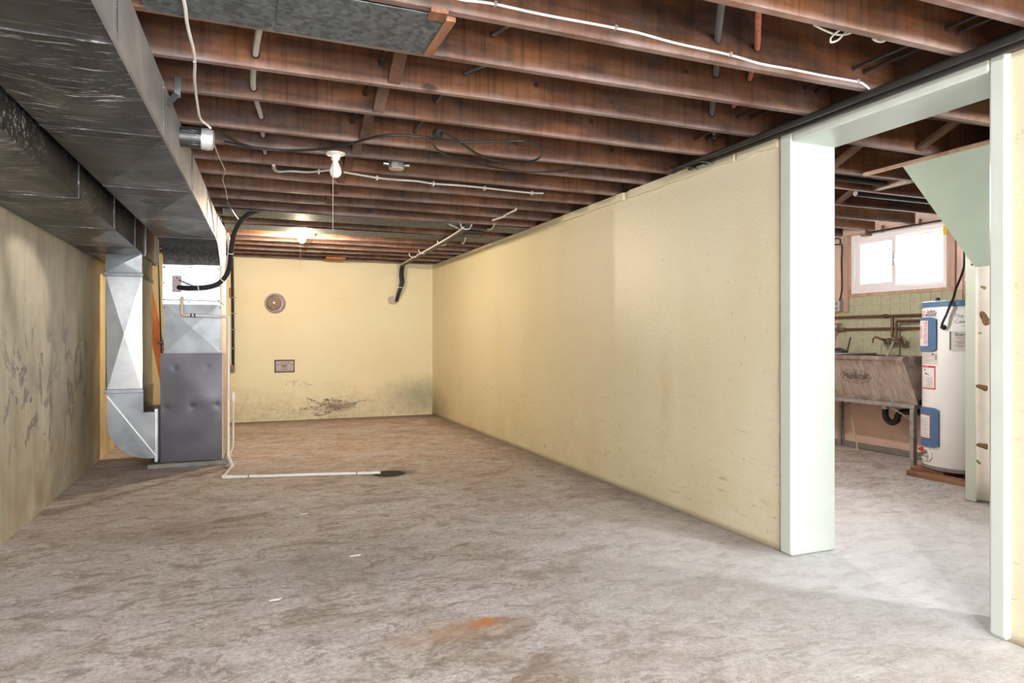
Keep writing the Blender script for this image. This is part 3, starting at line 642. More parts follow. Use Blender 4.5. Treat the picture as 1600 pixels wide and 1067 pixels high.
# furnace on its pad
PHI = 0.038
fl = MB().box(-0.765, -0.105, 6.80, 7.66, 0.002, 0.044, 0.006).build('furnace_pad', 'pad'); tag(fl, 'low grey slab on the floor under the furnace', 'slab')
fu = empty('furnace', (-0.666, 6.872, 0.045), 'grey sheet metal furnace with dented door panel and galvanised coil case on top', 'furnace', rz=-PHI)
FW, FD, FH = 0.512, 0.72, 0.985
MB().box(0.004, FW + 0.012, 0.012, FD, 0, FH - 0.003, 0.004).build('cabinet', 'cabinet_tan', fu, local=True)
dents = [(0.118, 0.855), (0.390, 0.857), (0.040, 0.492), (0.258, 0.498), (0.470, 0.505)]
mb = MB(); nx, nz = 44, 84; vs = []; fs = []
for j in range(nz + 1):
    for i in range(nx + 1):
        x = FW * i / nx; z = 0.003 + (FH - 0.003) * j / nz; d = 0.0
        for (dx, dz) in dents: d += 0.0028 * math.exp(-((x - dx) ** 2 + (z - dz) ** 2) / 0.0007)
        d -= 0.006 * math.exp(-((x - 0.27) ** 2 / 0.02 + (z - 0.76) ** 2 / 0.022))
        d -= 0.004 * math.exp(-((x - 0.37) ** 2 / 0.010 + (z - 0.56) ** 2 / 0.010)) + 0.002 * math.exp(-((x - 0.15) ** 2 / 0.008 + (z - 0.54) ** 2 / 0.008))
        e = min(1, min(i, nx - i) / 2, min(j, nz - j) / 2)
        vs.append((x, d * e, z))
W_ = nx + 1
for j in range(nz):
    for i in range(nx): fs.append((j * W_ + i, j * W_ + i + 1, (j + 1) * W_ + i + 1, (j + 1) * W_ + i))
mb.add(vs, fs)
rim = [0, nx, nz * W_ + nx, nz * W_]; back = [(vs[k][0], 0.012, vs[k][2]) for k in rim]; o = len(mb.v); mb.v += [Vector(p) for p in back]
edges = [[i for i in range(W_)], [j * W_ + nx for j in range(nz + 1)], [nz * W_ + i for i in range(nx, -1, -1)], [j * W_ for j in range(nz, -1, -1)]]
for k in range(4): mb.f.append(tuple(edges[k]) + (o + (k + 1) % 4, o + k))
fp = mb.build('door_panel', 'furnace', fu, True, True, 60)
for (dx, dz) in dents:
    mb = MB(); mb.lathe([(0.007, 0), (0.007, 0.004), (0.003, 0.006)], (dx, 0.0058, dz), (0, -1, 0), 10); mb.build('screw', 'screw', fp, True, True)
# supply plenum with cross break, coil case above
def casebox(name, x0, x1, z0, z1, mt, bulge):
    m = MB(); m.xpanel([(x0, 0, z0), (x1, 0, z0), (x1, 0, z1), (x0, 0, z1)], bulge)
    m.add([(x0, 0, z0), (x0, FD, z0), (x0, FD, z1), (x0, 0, z1), (x1, 0, z0), (x1, FD, z0), (x1, FD, z1), (x1, 0, z1)], [(0, 1, 2, 3), (4, 5, 6, 7), (1, 5, 6, 2), (3, 2, 6, 7), (0, 1, 5, 4)])
    return m.build(name, mt, fu, local=True)
pl = casebox('plenum', 0.026, 0.500, FH, 1.442, 'galv_dark', 0.014)
cc = casebox('coil_case', 0.020, 0.492, 1.445, 1.788, 'spangle', 0.004)
MB().box(0.493, 0.505, 0.0, FD, FH, 1.79).build('side_skin', 'wrap', fu, local=True)
for (x0, x1, z0, z1) in ((0.018, 0.494, 1.762, 1.79), (0.018, 0.494, 1.428, 1.456), (0.018, 0.040, 1.45, 1.77), (0.470, 0.494, 1.45, 1.77)):
    MB().box(x0, x1, -0.0095, -0.005, z0, z1).build('foil_tape', 'tape', cc, local=True)
mb = MB(); mb.tube([(0.012, -0.012, 1.468), (0.2, -0.014, 1.468), (0.46, -0.012, 1.462), (0.492, -0.012, 1.452), (0.53, 0.02, 1.43)], 0.0025, 5); mb.build('wire', 'black', cc, local=True)
mb = MB(); mb.box(0.100, 0.172, -0.016, -0.006, 1.54, 1.685, 0.002); pp = mb.build('line_plate', 'plate', cc, local=True)
MB().lathe([(0.006, 0), (0.006, 0.004), (0.002, 0.006)], (0.137, -0.016, 1.665), (0, -1, 0), 8).build('screw', 'screw', pp, True, True)
for (x, z) in ((0.03, 1.76), (0.03, 1.62), (0.03, 1.47), (0.485, 1.755), (0.485, 1.60), (0.485, 1.468), (0.25, 1.768), (0.235, 1.452)):
    MB().lathe([(0.006, 0), (0.006, 0.003), (0.002, 0.005)], (x, -0.0095, z), (0, -1, 0), 8).build('screw', 'screw', cc, True, True)
for (x, z) in ((0.03, 1.02), (0.03, 1.40), (0.495, 1.40), (0.495, 1.02)):
    MB().lathe([(0.006, 0), (0.006, 0.003), (0.002, 0.005)], (x, 0, z), (0, -1, 0), 8).build('screw', 'screw', pl, True, True)
# torn wrap hanging beside the elbow
mb = MB(); n = 12; vs = []; fs = []
for i in range(n + 1):
    t = i / n; z = 2.16 - 0.44 * t; y = 6.98 + 0.03 * math.sin(9 * t); x = -0.125 + 0.022 * math.sin(5 * t) + 0.014 * t; wv = 0.055 - 0.025 * abs(t - 0.5)
    for (dx, dy) in ((-0.01, -0.0), (0.014, -wv / 2), (0.028, 0.0), (0.012, wv / 2)): vs.append((x + dx, y + dy, z))
for i in range(n):
    for k in range(4): fs.append((i * 4 + k, i * 4 + (k + 1) % 4, (i + 1) * 4 + (k + 1) % 4, (i + 1) * 4 + k))
fs += [(0, 1, 2, 3), (n * 4, n * 4 + 1, n * 4 + 2, n * 4 + 3)]
tag(mb.add(vs, fs).build('insulation_wrap', 'wrap', None, True), 'torn pale strip of insulation hanging beside the duct elbow', 'insulation')

# refrigerant line in black foam
pts = [ony(279, 449, 6.845), ony(290, 450, 6.78), ony(304, 450, 6.74), ony(325, 448.5, 6.72), ony(341, 443, 6.70), ony(353, 431, 6.68), ony(359, 414, 6.65), ony(361, 392, 6.60), ony(365, 368, 6.55), ony(373, 350, 6.48), ony(385, 337, 6.42), ony(400, 329.5, 6.38), ony(418, 326.5, 6.36)]
rl = MB().tube(pts, 0.021, 12).build('refrigerant_line', 'black_foam', None, True); tag(rl, 'thick black foam insulated line curving from the coil case up to the joists', 'hose')
sp = smooth_path(pts, 6)
for k in (14, 27, 41):
    d = (sp[k + 1] - sp[k - 1]).normalized() * 0.004; MB().cyl(sp[k] - d, sp[k] + d, 0.0228, 12).build('zip_tie', 'white_cable', rl, True)
tag(MB().tube([ony(279, 437, 6.83), ony(288, 441, 6.80), ony(300, 446, 6.74), ony(312, 449, 6.73)], 0.004, 6).build('liquid_line', 'black_pipe', None, True), 'thin bare line running beside the black foam at the coil plate', 'pipe')

# condensate pipe
def elbow_tube(m, pts, r, n=10, br=0.03):
    P = [Vector(p) for p in pts]; out = [P[0]]
    for i in range(1, len(P) - 1):
        a = (P[i - 1] - P[i]); b = (P[i + 1] - P[i]); la = min(br, a.length * 0.45); lb = min(br, b.length * 0.45); A = P[i] + a.normalized() * la; B = P[i] + b.normalized() * lb
        for k in range(5):
            t = k / 4; out.append((1 - t) ** 2 * A + 2 * t * (1 - t) * P[i] + t * t * B)
    out.append(P[-1]); return m.tube(out, r, n, False)
cp = empty('condensate_pipe', (-0.098, 6.76, 0.0), 'white plastic drain pipe from the furnace down and out along the floor', 'pipe')
A0 = Vector((-0.487, 6.84, 1.53)); A1 = Vector((-0.485, 6.79, 1.53)); A2 = Vector((-0.485, 6.78, 1.372)); A3 = Vector((-0.098, 6.755, 1.362)); A4 = Vector((-0.098, 6.755, 0.10))
elbow_tube(MB(), [A0, A1, A2, A2 + Vector((0.06, -0.002, 0))], 0.0125, 10, 0.02).build('trap_leg', 'pvc_cream', cp, True)
elbow_tube(MB(), [A2 + Vector((0.05, -0.002, 0)), A3, A4], 0.0115, 10, 0.03).build('pipe_run', 'pvc', cp, True)
MB().cyl(A3 + Vector((-0.045, 0, 0)), A3 + Vector((-0.02, 0, 0)), 0.0145).build('coupling', 'pvc', cp, True); MB().cyl(A3 + Vector((0, 0, -0.06)), A3 + Vector((0, 0, -0.02)), 0.0145).build('coupling', 'pvc', cp, True)
for k in (0.075, 0.105): MB().lathe([(0.014, -0.006), (0.018, -0.004), (0.018, 0.004), (0.014, 0.006)], A2 + Vector((k, -0.004, 0)), (1, 0, 0), 10).build('hose_clamp', 'black', cp, True)
elbow_tube(MB(), [A4 + Vector((0, 0, 0.03)), (-0.096, 6.74, 0.075), (-0.073, 6.66, 0.028), (-0.066, 6.60, 0.020)], 0.017, 10, 0.03).build('trap', 'pvc', cp, True)
elbow_tube(MB(), [(-0.068, 6.61, 0.017), (-0.124, 6.13, 0.016), (1.117, 5.835, 0.016)], 0.0125, 10, 0.02).build('floor_run', 'pvc', cp, True)
MB().cyl((-0.135, 6.14, 0.016), (-0.06, 6.115, 0.016), 0.0158).build('elbow_fitting', 'pvc', cp, True)
for t in (0.155, 0.845):
    p = Vector((-0.124, 6.13, 0.016)).lerp(Vector((1.117, 5.835, 0.016)), t); d = Vector((1.241, -0.295, 0)).normalized() * 0.006; MB().cyl(p - d, p + d, 0.0145).build('pipe_clamp', 'grey_band', cp, True)
elbow_tube(MB(), [(-0.057, 6.72, 0.66), (-0.057, 6.72, 0.19), (-0.092, 6.745, 0.085)], 0.0105, 10, 0.03).build('vent_leg', 'pvc_cream', cp, True)
MB().cyl((-0.057, 6.72, 0.595), (-0.057, 6.72, 0.675), 0.0155).build('vent_cap', 'pvc', cp, True)
tag(MB().lathe([(0.14, 0.0015), (0.11, 0.007), (0.06, 0.003), (0.02, 0.002)], (1.19, 5.84, 0.0), (0, 0, 1), 22).build('floor_drain', 'hole', None, True), 'rusty dark floor drain at the open end of the white pipe', 'drain')

# leaning orange plank and a gas cock behind the furnace
tag(MB().bar((-0.63, 8.35, 0.002), (-1.06, 8.55, 2.24), 0.11, 0.03, (0, 1, 0)).build('plank', 'orange_wood'), 'orange plank leaning in the gap between drop and furnace', 'plank')
gp = empty('gas_pipe', (-0.66, 7.9, 0.6), 'dark gas pipe with a brass cock behind the furnace', 'pipe')
MB().tube([(-0.80, 8.0, 2.26), (-0.785, 8.0, 1.7), (-0.765, 7.97, 1.12), (-0.74, 7.98, 0.5), (-0.74, 7.98, 0.003)], 0.008, 8).build('riser', 'black_pipe', gp, True)
mb = MB(); c = Vector((-0.765, 7.97, 1.12)); mb.cyl(c + Vector((-0.035, 0, 0)), c + Vector((0.05, 0, 0)), 0.011, 10); mb.lathe([(0.018, -0.015), (0.022, 0), (0.018, 0.015)], c + Vector((0.02, 0, 0)), (1, 0, 0), 10); mb.lathe([(0.018, -0.012), (0.022, 0), (0.018, 0.012)], c + Vector((-0.02, 0, 0)), (1, 0, 0), 10); mb.build('gas_cock', 'brass', gp, True)

# ================================================================== BACK WALL FITTINGS
YW = YB
fc = empty('flue_cap', (0.462, YW, 1.656), 'round brown flue plug in a dark ring on the back wall', 'flue cover')
mb = MB(); mb.lathe([(0.10, 0.0), (0.138, 0.0), (0.142, 0.012), (0.134, 0.024), (0.118, 0.028), (0.108, 0.012)], (0.462, YW, 1.656), (0, -1, 0), 30); mb.build('ring', 'plate', fc, True)
MB().lathe([(0.112, 0.001), (0.112, 0.006)], (0.462, YW, 1.656), (0, -1, 0), 28).build('recess', 'plate_dark', fc)
mb = MB(); mb.lathe([(0.096, 0.004), (0.098, 0.05), (0.090, 0.062), (0.02, 0.066)], (0.446, YW, 1.660), (0, -1, 0), 28); pg = mb.build('plug', 'iron_brown', fc, True)
MB().lathe([(0.016, 0.064), (0.016, 0.074), (0.008, 0.076), (0.007, 0.07)], (0.443, YW, 1.664), (0, -1, 0), 14).build('knob', 'porcelain', pg, True)
cl = empty('cleanout_door', (0.588, YW, 0.77), 'small embossed metal plate set in the back wall below the flue plug', 'plate')
mb = MB(); x0, x1, z0, z1 = 0.450, 0.722, 0.682, 0.862
for (a, b, c, d) in ((x0, x1, z0, z0 + 0.02), (x0, x1, z1 - 0.02, z1), (x0, x0 + 0.022, z0, z1), (x1 - 0.016, x1, z0, z1)): mb.box(a, b, YW - 0.014, YW, c, d, 0.003)
mb.build('frame', 'plate_dark', cl)
MB().box(x0 + 0.018, x1 - 0.012, YW - 0.010, YW, z0 + 0.016, z1 - 0.016, 0.003).build('door_leaf', 'plate', cl)
mb = MB(); cx_, cz_ = 0.588, 0.775                        # arched line of letters, raised figure and base line
for k in range(11):
    a = math.radians(150 - 12 * k); X = cx_ + 0.115 * math.cos(a); Z = cz_ - 0.03 + 0.082 * math.sin(a); mb.bar((X - 0.006, YW - 0.011, Z), (X + 0.006, YW - 0.011, Z - 0.004 * math.cos(a)), 0.006, 0.009, (0, 0, 1))
mb.box(cx_ - 0.03, cx_ + 0.026, YW - 0.013, YW - 0.008, cz_ - 0.008, cz_ + 0.004); mb.box(cx_ - 0.03, cx_ - 0.022, YW - 0.013, YW - 0.008, cz_ - 0.036, cz_ - 0.006); mb.box(cx_ - 0.006, cx_, YW - 0.013, YW - 0.008, cz_ - 0.036, cz_ - 0.006); mb.box(cx_ + 0.018, cx_ + 0.026, YW - 0.013, YW - 0.008, cz_ - 0.036, cz_ - 0.006)
mb.box(cx_ - 0.05, cx_ - 0.034, YW - 0.013, YW - 0.008, cz_ + 0.006, cz_ + 0.016); mb.box(cx_ - 0.05, cx_ + 0.045, YW - 0.012, YW - 0.008, cz_ - 0.056, cz_ - 0.051)
for k in range(-3, 4): mb.box(cx_ + 0.012 * k - 0.003, cx_ + 0.012 * k + 0.003, YW - 0.013, YW - 0.008, cz_ + 0.006, cz_ + 0.018 + 0.01 * abs(k) / 3)
mb.build('relief', 'plate_dark', cl)
# dark riser clipped to the back wall, just past the furnace
rz = empty('wall_riser', (-0.09, YW - 0.02, 0.71), 'thin dark cable riser clipped to the back wall behind the furnace', 'cable')
MB().tube([(-0.10, YW - 0.018, 2.27), (-0.092, YW - 0.018, 1.6), (-0.088, YW - 0.018, 0.72)], 0.019, 8).build('riser', 'black_pipe', rz, True)
MB().tube([(-0.125, YW - 0.02, 1.86), (-0.122, YW - 0.02, 1.72)], 0.012, 8, False).build('red_sleeve', 'red_cable', rz, True)
MB().box(-0.122, -0.066, YW - 0.04, YW, 0.70, 0.80, 0.004).build('end_box', 'iron_brown', rz)
for z in (1.72, 1.50, 1.28, 1.02): MB().box(-0.112, -0.052, YW - 0.039, YW, z, z + 0.012).build('clip', 'grey_band', rz)
# service cables entering the back wall
ww = MB(); cpt = Vector((2.155, YW, 1.735)); n = 16; poly = []
for k in range(n):
    a = 2 * PI * k / n; r = 0.085 * (1 + 0.25 * mnoise.noise(Vector((math.cos(a) * 2, math.sin(a) * 2, 3)))); poly.append((cpt.x - 0.02 + r * math.cos(a), YW, cpt.z + 0.75 * r * math.sin(a)))
tag(ww.prism(poly, (0, -0.008, 0)).build('mortar_patch', 'patch'), 'rough bare mortar patch where black cables enter the back wall', 'patch')
sv = empty('service_cable', (2.2, YW - 0.06, 1.75), 'bundle of black and grey cables clipped under joists and dropping into the back wall', 'cable')
e0 = Vector((2.17, YW - 0.012, 1.72))
for k, (dx, r, mt) in enumerate(((0.0, 0.022, 'black'), (0.035, 0.017, 'black'), (-0.03, 0.010, 'grey_cable'))):
    top = Vector((2.225 + dx, 9.98, 2.244)); P = [e0 + Vector((dx * 0.5, 0, 0)), e0 + Vector((0.015 + dx * 0.7, -0.05, 0.10)), e0 + Vector((0.06 + dx, -0.085, 0.27)), top + Vector((0.0, 0.09, -0.12)), top]
    j = onz(632, 404, 2.245); j2 = onz(690, 380, 2.24); j3 = onz(722, 362, 2.245); j4 = onz(726, 354, 2.262)
    P += [Vector((2.20 + dx * 0.8, 9.6, 2.244)), Vector((j2.x + dx * 0.8, j2.y, 2.243)), Vector((j3.x - 0.02 + dx * 0.8, j3.y, 2.243)), Vector((j4.x + dx, j4.y - 0.05, 2.246))]
    MB().tube(P, r, 8).build('cable', mt, sv, True)
for (u, v) in ((727, 354), (690, 380), (660, 393), (645, 399)):
    p = onz(u, v, 2.25); MB().tube([p + Vector((-0.05, 0, 0.028)), p + Vector((-0.03, 0, -0.018)), p + Vector((0.04, 0, -0.02)), p + Vector((0.065, 0, 0.028))], 0.005, 6).build('clip', 'white_cable', sv, True)
MB().tube([e0 + Vector((0.0, -0.095, 0.2)), e0 + Vector((0.05, -0.118, 0.2)), e0 + Vector((0.10, -0.09, 0.2))], 0.005, 6).build('zip_tie', 'white_cable', sv, True)
MB().box(2.14, 2.33, 6.66, 6.76, ZC - 0.05, ZC - 0.002, 0.01).build('splice_box', 'black', sv)
MB().tube([onz(722, 362, 2.25), onz(716, 357, 2.255), onz(702, 350.5, 2.262)], 0.008, 6).build('wire', 'grey_cable', sv, True)

# ================================================================== CEILING FITTINGS
def lampholder(x, y, lit, label, z0=ZC - 0.001, cord=0.44, span=None):
    t = empty('ceiling_bulb', (x, y, z0), label, 'light bulb', 'bare bulbs on porcelain holders')
    if span: MB().box(x - 0.06, x + 0.06, span[0], span[1], z0, z0 + 0.02).build('mounting_board', 'strut', t)
    MB().lathe([(0.058, 0), (0.056, 0.008), (0.036, 0.014), (0.027, 0.024), (0.025, 0.040), (0.022, 0.042)], (x, y, z0), (0, 0, -1), 20).build('lampholder', 'porcelain', t, True)
    prof = [(0.014, 0.0), (0.016, 0.012), (0.026, 0.034), (0.034, 0.056), (0.036, 0.072), (0.032, 0.090), (0.020, 0.103), (0.006, 0.108)]
    MB().lathe(prof, (x, y, z0 - 0.040), (0, 0, -1), 20).build('bulb', ('lit_' + lit) if lit else 'bulb', t, True)
    zl = z0 - 0.03
    if cord: MB().tube([(x - 0.02, y - 0.024, zl), (x - 0.02, y - 0.04, zl - 0.05), (x - 0.021, y - 0.04, zl - cord)], 0.0022, 5, False).build('pull_cord', 'twine', t)
    return t
lampholder(0.535, 4.21, None, 'unlit white bulb on a porcelain holder between the cable runs')
lampholder(0.622, 7.69, 'room', 'glowing bulb on a porcelain holder near the back wall', 2.345, 0.42, (7.50, 7.88))
lampholder(3.72, 1.0, 'stairs', 'glowing bulb over the passage beside the stair panel', ZC - 0.001, 0, (0.9, 1.2))
lampholder(0.35, -1.0, 'near', 'unseen fill bulb added at the near end of the basement ceiling', ZC - 0.001, 0.4, (-1.18, -0.82))  # out of view, added to brighten the foreground
lampholder(3.75, 4.52, 'laundry', 'glowing bulb in the laundry behind the partition wall', ZC - 0.001, 0, (4.32, 4.71))

jb = empty('junction_box', (0.93, 4.33, ZC), 'round galvanised junction box under a joist beside the unlit bulb', 'junction box')
MB().lathe([(0.052, -0.03), (0.052, 0.018), (0.048, 0.024), (0.01, 0.025)], (0.93, 4.33, ZC - 0.004), (0, 0, -1), 8).build('box', 'galv', jb)
for s in (-1, 1):
    MB().cyl((0.93 + s * 0.05, 4.33, ZC - 0.004), (0.93 + s * 0.085, 4.33, ZC - 0.002), 0.011, 10).build('connector', 'galv', jb, True)
MB().lathe([(0.05, 0), (0.05, 0.004)], (0.93, 4.33, ZC - 0.029), (0, 0, -1), 8).build('cover', 'cabinet_tan', jb)

def pan(x0, x1, y0, y1, z, label, fold=None):
    t = empty('joist_pan', ((x0 + x1) / 2, (y0 + y1) / 2, z), label, 'sheet metal', 'sheet metal pans closing joist bays')
    xs = [x0] + ([fold] if fold else []) + [x1]
    for a, b in zip(xs, xs[1:]): MB().box(a + (0.003 if fold and a == fold else 0), b, y0, y1, z - 0.003, z).build('sheet', 'pan', t)
    if fold: MB().box(fold - 0.012, fold + 0.014, y0, y1, z - 0.007, z - 0.003).build('seam', 'pan', t)
    return t
pan(-0.30, 0.668, 2.275, 2.605, ZC - 0.0015, 'wide scuffed sheet metal pan beside the big duct', 0.13)
pan(-0.14, 2.12, 6.325, 6.70, ZC - 0.004, 'sheet metal pan in the far joists, the nearer of the two')
pan(-0.14, 2.70, 7.125, 7.48, ZC - 0.004, 'sheet metal pan in the far joists, close to the glowing bulb')
pan(2.36, 2.72, 6.325, 6.70, ZC - 0.004, 'short end piece of sheet metal pan beyond the black splice box')

def cable(name, pts, r, mt, label, cat='cable', clips=(), n=8, sub=6, group=None, flat=1.0):
    o = MB().tube(pts, r, n, True, sub, flat).build(name, mt, None, True); tag(o, label, cat, group)
    for p in clips:
        p = Vector(p); MB().box(p.x - 0.006, p.x + 0.006, p.y - r - 0.004, p.y + r + 0.004, p.z - r - 0.004, p.z + r + 0.003, 0.002).build('clip', 'clip', o)
    return o
# white cable wandering past the big duct
pts = [(-0.2, 1.75, 2.27), (-0.19, 2.1, 2.266), onz(287, 0, 2.266), onz(293, 40, 2.262), onz(304, 88, 2.268), onz(304, 125, 2.262), onz(308, 160, 2.262), onz(313, 185, 2.256), onz(324, 195, 2.252), onz(329, 200, 2.245)]
cable('white_cable', pts, 0.006, 'white_cable', 'white cable wandering across the joists beside the big duct', clips=[onz(304, 95, 2.268)])
pts = [onz(334, 224, 2.24), onz(341, 243, 2.25), onz(348, 258, 2.258), onz(352, 268, 2.255), onz(348, 280, 2.26), onz(353, 298, 2.262), onz(355, 312, 2.26)]
cable('old_twine', pts, 0.0038, 'twine', 'frayed pale cord trailing from the foil cap along the joists')
pts = [onz(355, 314, 2.26), onz(360, 325, 2.255), onz(368, 337, 2.25), onz(372, 342, 2.262)]
cable('black_wire', pts, 0.007, 'black', 'short black wire end below the sheet metal pan by the foam line')
pts = [onz(350, 223, 2.262), onz(372, 227, 2.258), onz(396, 232, 2.264)]
cable('black_cable_end', pts, 0.011, 'black', 'stubby black cable end lying under the joist by the foil cap')
# black cable with its figure-eight loop
L = [(335, 206), (352, 212), (375, 224), (405, 232), (450, 235), (500, 233), (545, 225), (590, 213), (625, 211), (660, 214), (700, 220), (740, 222), (780, 220.5), (815, 220), (835, 225), (846, 236), (842, 247), (828, 253), (806, 255), (772, 250), (745, 240), (722, 225), (703, 212), (690, 207)]
pts = [onz(u, v, 2.268 - 0.004 * (k % 2)) for k, (u, v) in enumerate(L)]
bk = cable('looped_cable', pts, 0.0075, 'black', 'black cable hanging in a long flat loop below the joists', sub=5)
p = onz(684, 209, 2.27); MB().lathe([(0.012, 0.03), (0.028, 0.018), (0.03, -0.01), (0.02, -0.02)], p, (0.4, 0, 1), 10).build('end_cap', 'black', bk, True)
L = [(680, 214), (676, 222), (684, 234), (705, 245), (740, 254), (780, 263), (815, 268), (850, 268.5), (885, 266), (918, 260)]
cable('trailing_cable', [onz(u, v, 2.266) for u, v in L], 0.006, 'black', 'thin black cable trailing from the loop towards the yellow wall')
# white cable clipped along the joist either side of the unlit bulb
L = [(427.5, 258), (429, 265), (436, 268.5), (455, 267.5), (480, 269), (500, 267.5), (515, 266)]
P = [onz(u, v, 2.272) for u, v in L]
cable('clipped_cable', P, 0.011, 'grey_cable', 'short pale cable run clipped to a joist ending at the unlit bulb', clips=[onz(498, 268, 2.272)], group=None, flat=0.6)
L = [(537, 269), (560, 273), (590, 278), (620, 281), (650, 283), (677, 287), (720, 290), (760, 294), (800, 298.5), (831, 301.5), (849, 302)]
P = [onz(u, v, 2.272) for u, v in L]
cable('clipped_cable', P, 0.012, 'grey_cable', 'long pale cable run clipped to joist on the far side of the unlit bulb', clips=[onz(u, v, 2.272) for u, v in ((589, 278), (677, 287), (757, 294), (831, 301.5))], flat=0.6)
# bright white cable on the nearest joists
L = [(620, -28), (715, -2), (742, 2), (776, 7), (830, 19), (870, 27), (920, 36), (962, 44), (1000, 52), (1050, 66), (1090, 75), (1141, 86), (1190, 100), (1240, 109), (1290, 119), (1340, 128), (1351, 133), (1358, 139)]
P = [ony(u, v, 2.232) for u, v in L]; 
cable('joist_cable', P, 0.005, 'white_cable', 'bright white cable stapled along the lower edge of a near joist', clips=[ony(u, v, 2.232) for u, v in ((774, 6), (962, 43), (1141, 85), (1340, 127))])
# cables threaded through holes in the joists
def threaded(name, holes, r, mt, label, back=None, group=None, sag=0.0):
    P = []
    if back is not None: P.append(back)
    for k, h in enumerate(holes):
        if P and sag: q = (Vector(P[-1]) + h) / 2; q.z += sag; P.append(q)
        P.append(h)
    e = holes[-1]; P.append(e + Vector((0.0, 0.12, 0.03)))
    o = cable(name, P, r, mt, label, group=group)
    for h in holes:
        MB().lathe([(r * 1.5, 0.0), (r * 1.5, 0.004)], h + Vector((0, 0.001 if False else 0.0, 0)), (0, -1, 0), 12).build('hole_ring', 'hole', o)
    return o
threaded('armoured_cable', [ony(1121, 62, 2.236), ony(1119, 116, 2.597), ony(1112, 178, 2.987), ony(1116, 216, 3.397)], 0.0135, 'armour', 'dusty dark armoured cable threaded through the near joists', ony(1129, -6, 1.86), sag=0.004)
threaded('red_conduit', [ony(1183, 76, 2.236), ony(1171, 124, 2.597), ony(1145, 167, 2.987)], 0.0115, 'red_cable', 'dusty red cable threaded through the near joists beside the armoured one', ony(1186, 2, 1.86), sag=0.004)
threaded('flat_cable', [ony(399, 85, 2.987), ony(396, 138, 3.397), ony(408, 183, 3.892), ony(411, 212, 4.217), ony(414, 239, 4.617)], 0.0125, 'grey_cable', 'pale flat cable threaded through joists a step from the big duct', Vector((0.08, 2.58, 2.36)))
threaded('bridging_cable', [ony(595, 99, 2.987), ony(571, 146, 3.397), ony(550, 190, 3.892)], 0.010, 'black', 'black cable threaded through joists just beside the bridging', Vector((0.56, 2.58, 2.38)))
threaded('brown_cable', [ony(726, 115, 2.987), ony(682, 160, 3.397), ony(648, 205, 3.892)], 0.008, 'armour', 'thin dull cable threaded through joists beyond the bridging', Vector((1.15, 2.62, 2.37)))
threaded('grey_wire', [ony(769, 55, 2.597)], 0.008, 'armour', 'thin dull wire dropping to a joist hole by the pan end block', Vector((1.0, 2.29, 2.37)))
ws = [[ony(1479, 45, 1.822), ony(1333, 107, 2.236), ony(1257, 137, 2.597), ony(1153, 183, 2.987), ony(1086, 217, 3.397)],
      [ony(1495, 52, 1.822), ony(1350, 112, 2.236), ony(1275, 143, 2.597), ony(1175, 184, 2.987), ony(1104, 217, 3.397)]]
threaded('black_wire_run', ws[0], 0.0075, 'black', 'black wire through joist ends by the door, the one farther from the wall', ws[0][0] + Vector((0.05, -0.3, 0.03)))
threaded('black_wire_run', ws[1], 0.0075, 'black', 'black wire through joist ends by the door, the one closer to the wall', ws[1][0] + Vector((0.05, -0.3, 0.03)))
# curl of thin white wire
P = [ony(1272, 39, 1.90), ony(1290, 48, 1.92), ony(1308, 54, 1.94), ony(1325, 53, 1.92), ony(1334, 48, 1.90), ony(1322, 50, 1.93), ony(1310, 62, 1.96), ony(1299, 66, 1.96), ony(1298, 60, 1.96), ony(1304, 53, 1.93), ony(1312, 47, 1.9)]
cable('white_wire_curl', P, 0.0038, 'white_cable', 'thin white wire curled under a near joist above the doorway', 'wire')
cable('white_wire_loop', [ony(1364, 60, 1.91), ony(1370, 64, 1.92), ony(1378, 65, 1.92), ony(1384, 62, 1.91)], 0.005, 'white_cable', 'tiny white wire bend under the joist beside the white curl', 'wire')
# loose wire ends at the far joists by the yellow wall
for k, (a, b, lb) in enumerate((((791, 335), (806, 328), 'nearest'), ((770, 344), (788, 338), 'second'), ((762, 358), (772, 352), 'third'), ((722, 380), (727, 373), 'farthest'))):
    hook = k in (2, 3)
    P = [onz(b[0], b[1] - 2, 2.275), onz(b[0], b[1], 2.262), onz((a[0] + b[0]) / 2, (a[1] + b[1]) / 2 + (3 if hook else 0), 2.255), onz(a[0], a[1], 2.262)]
    cable('wire_end', P, 0.009, 'wrap', {'nearest': 'pale wire end nearest the camera among those under the far joists', 'second': 'pale wire end under the far joists, second one in from the camera', 'third': 'hooked pale wire end beyond the black splice box', 'farthest': 'hooked pale wire end beside the clipped service cables'}[lb], 'wire', group='pale wire ends under the far joists')
# black pipes along the head of the partition
bp = empty('black_pipe', (2.6, 2.5, 2.25), 'pair of black iron pipes strapped under the joists along the partition wall', 'pipe')
MB().cyl((2.605, 0.4, 2.254), (2.605, 3.70, 2.254), 0.0165, 12).build('pipe', 'black_pipe', bp, True)
MB().cyl((2.665, 0.4, 2.252), (2.665, 3.62, 2.252), 0.0165, 12).build('pipe', 'black_pipe', bp, True)
MB().lathe([(0.022, 0), (0.024, 0.03), (0.018, 0.04)], (2.605, 3.69, 2.254), (0, 1, 0), 12).build('end_cap', 'black_pipe', bp, True)
for y in (3.55, 3.40): MB().box(2.585, 2.685, y, y + 0.012, 2.231, 2.236, 0.002).build('strap', 'galv_dark', bp)
MB().box(2.645, 2.69, 3.46, 3.53, 2.231, 2.240, 0.003).build('bracket', 'galv', bp)

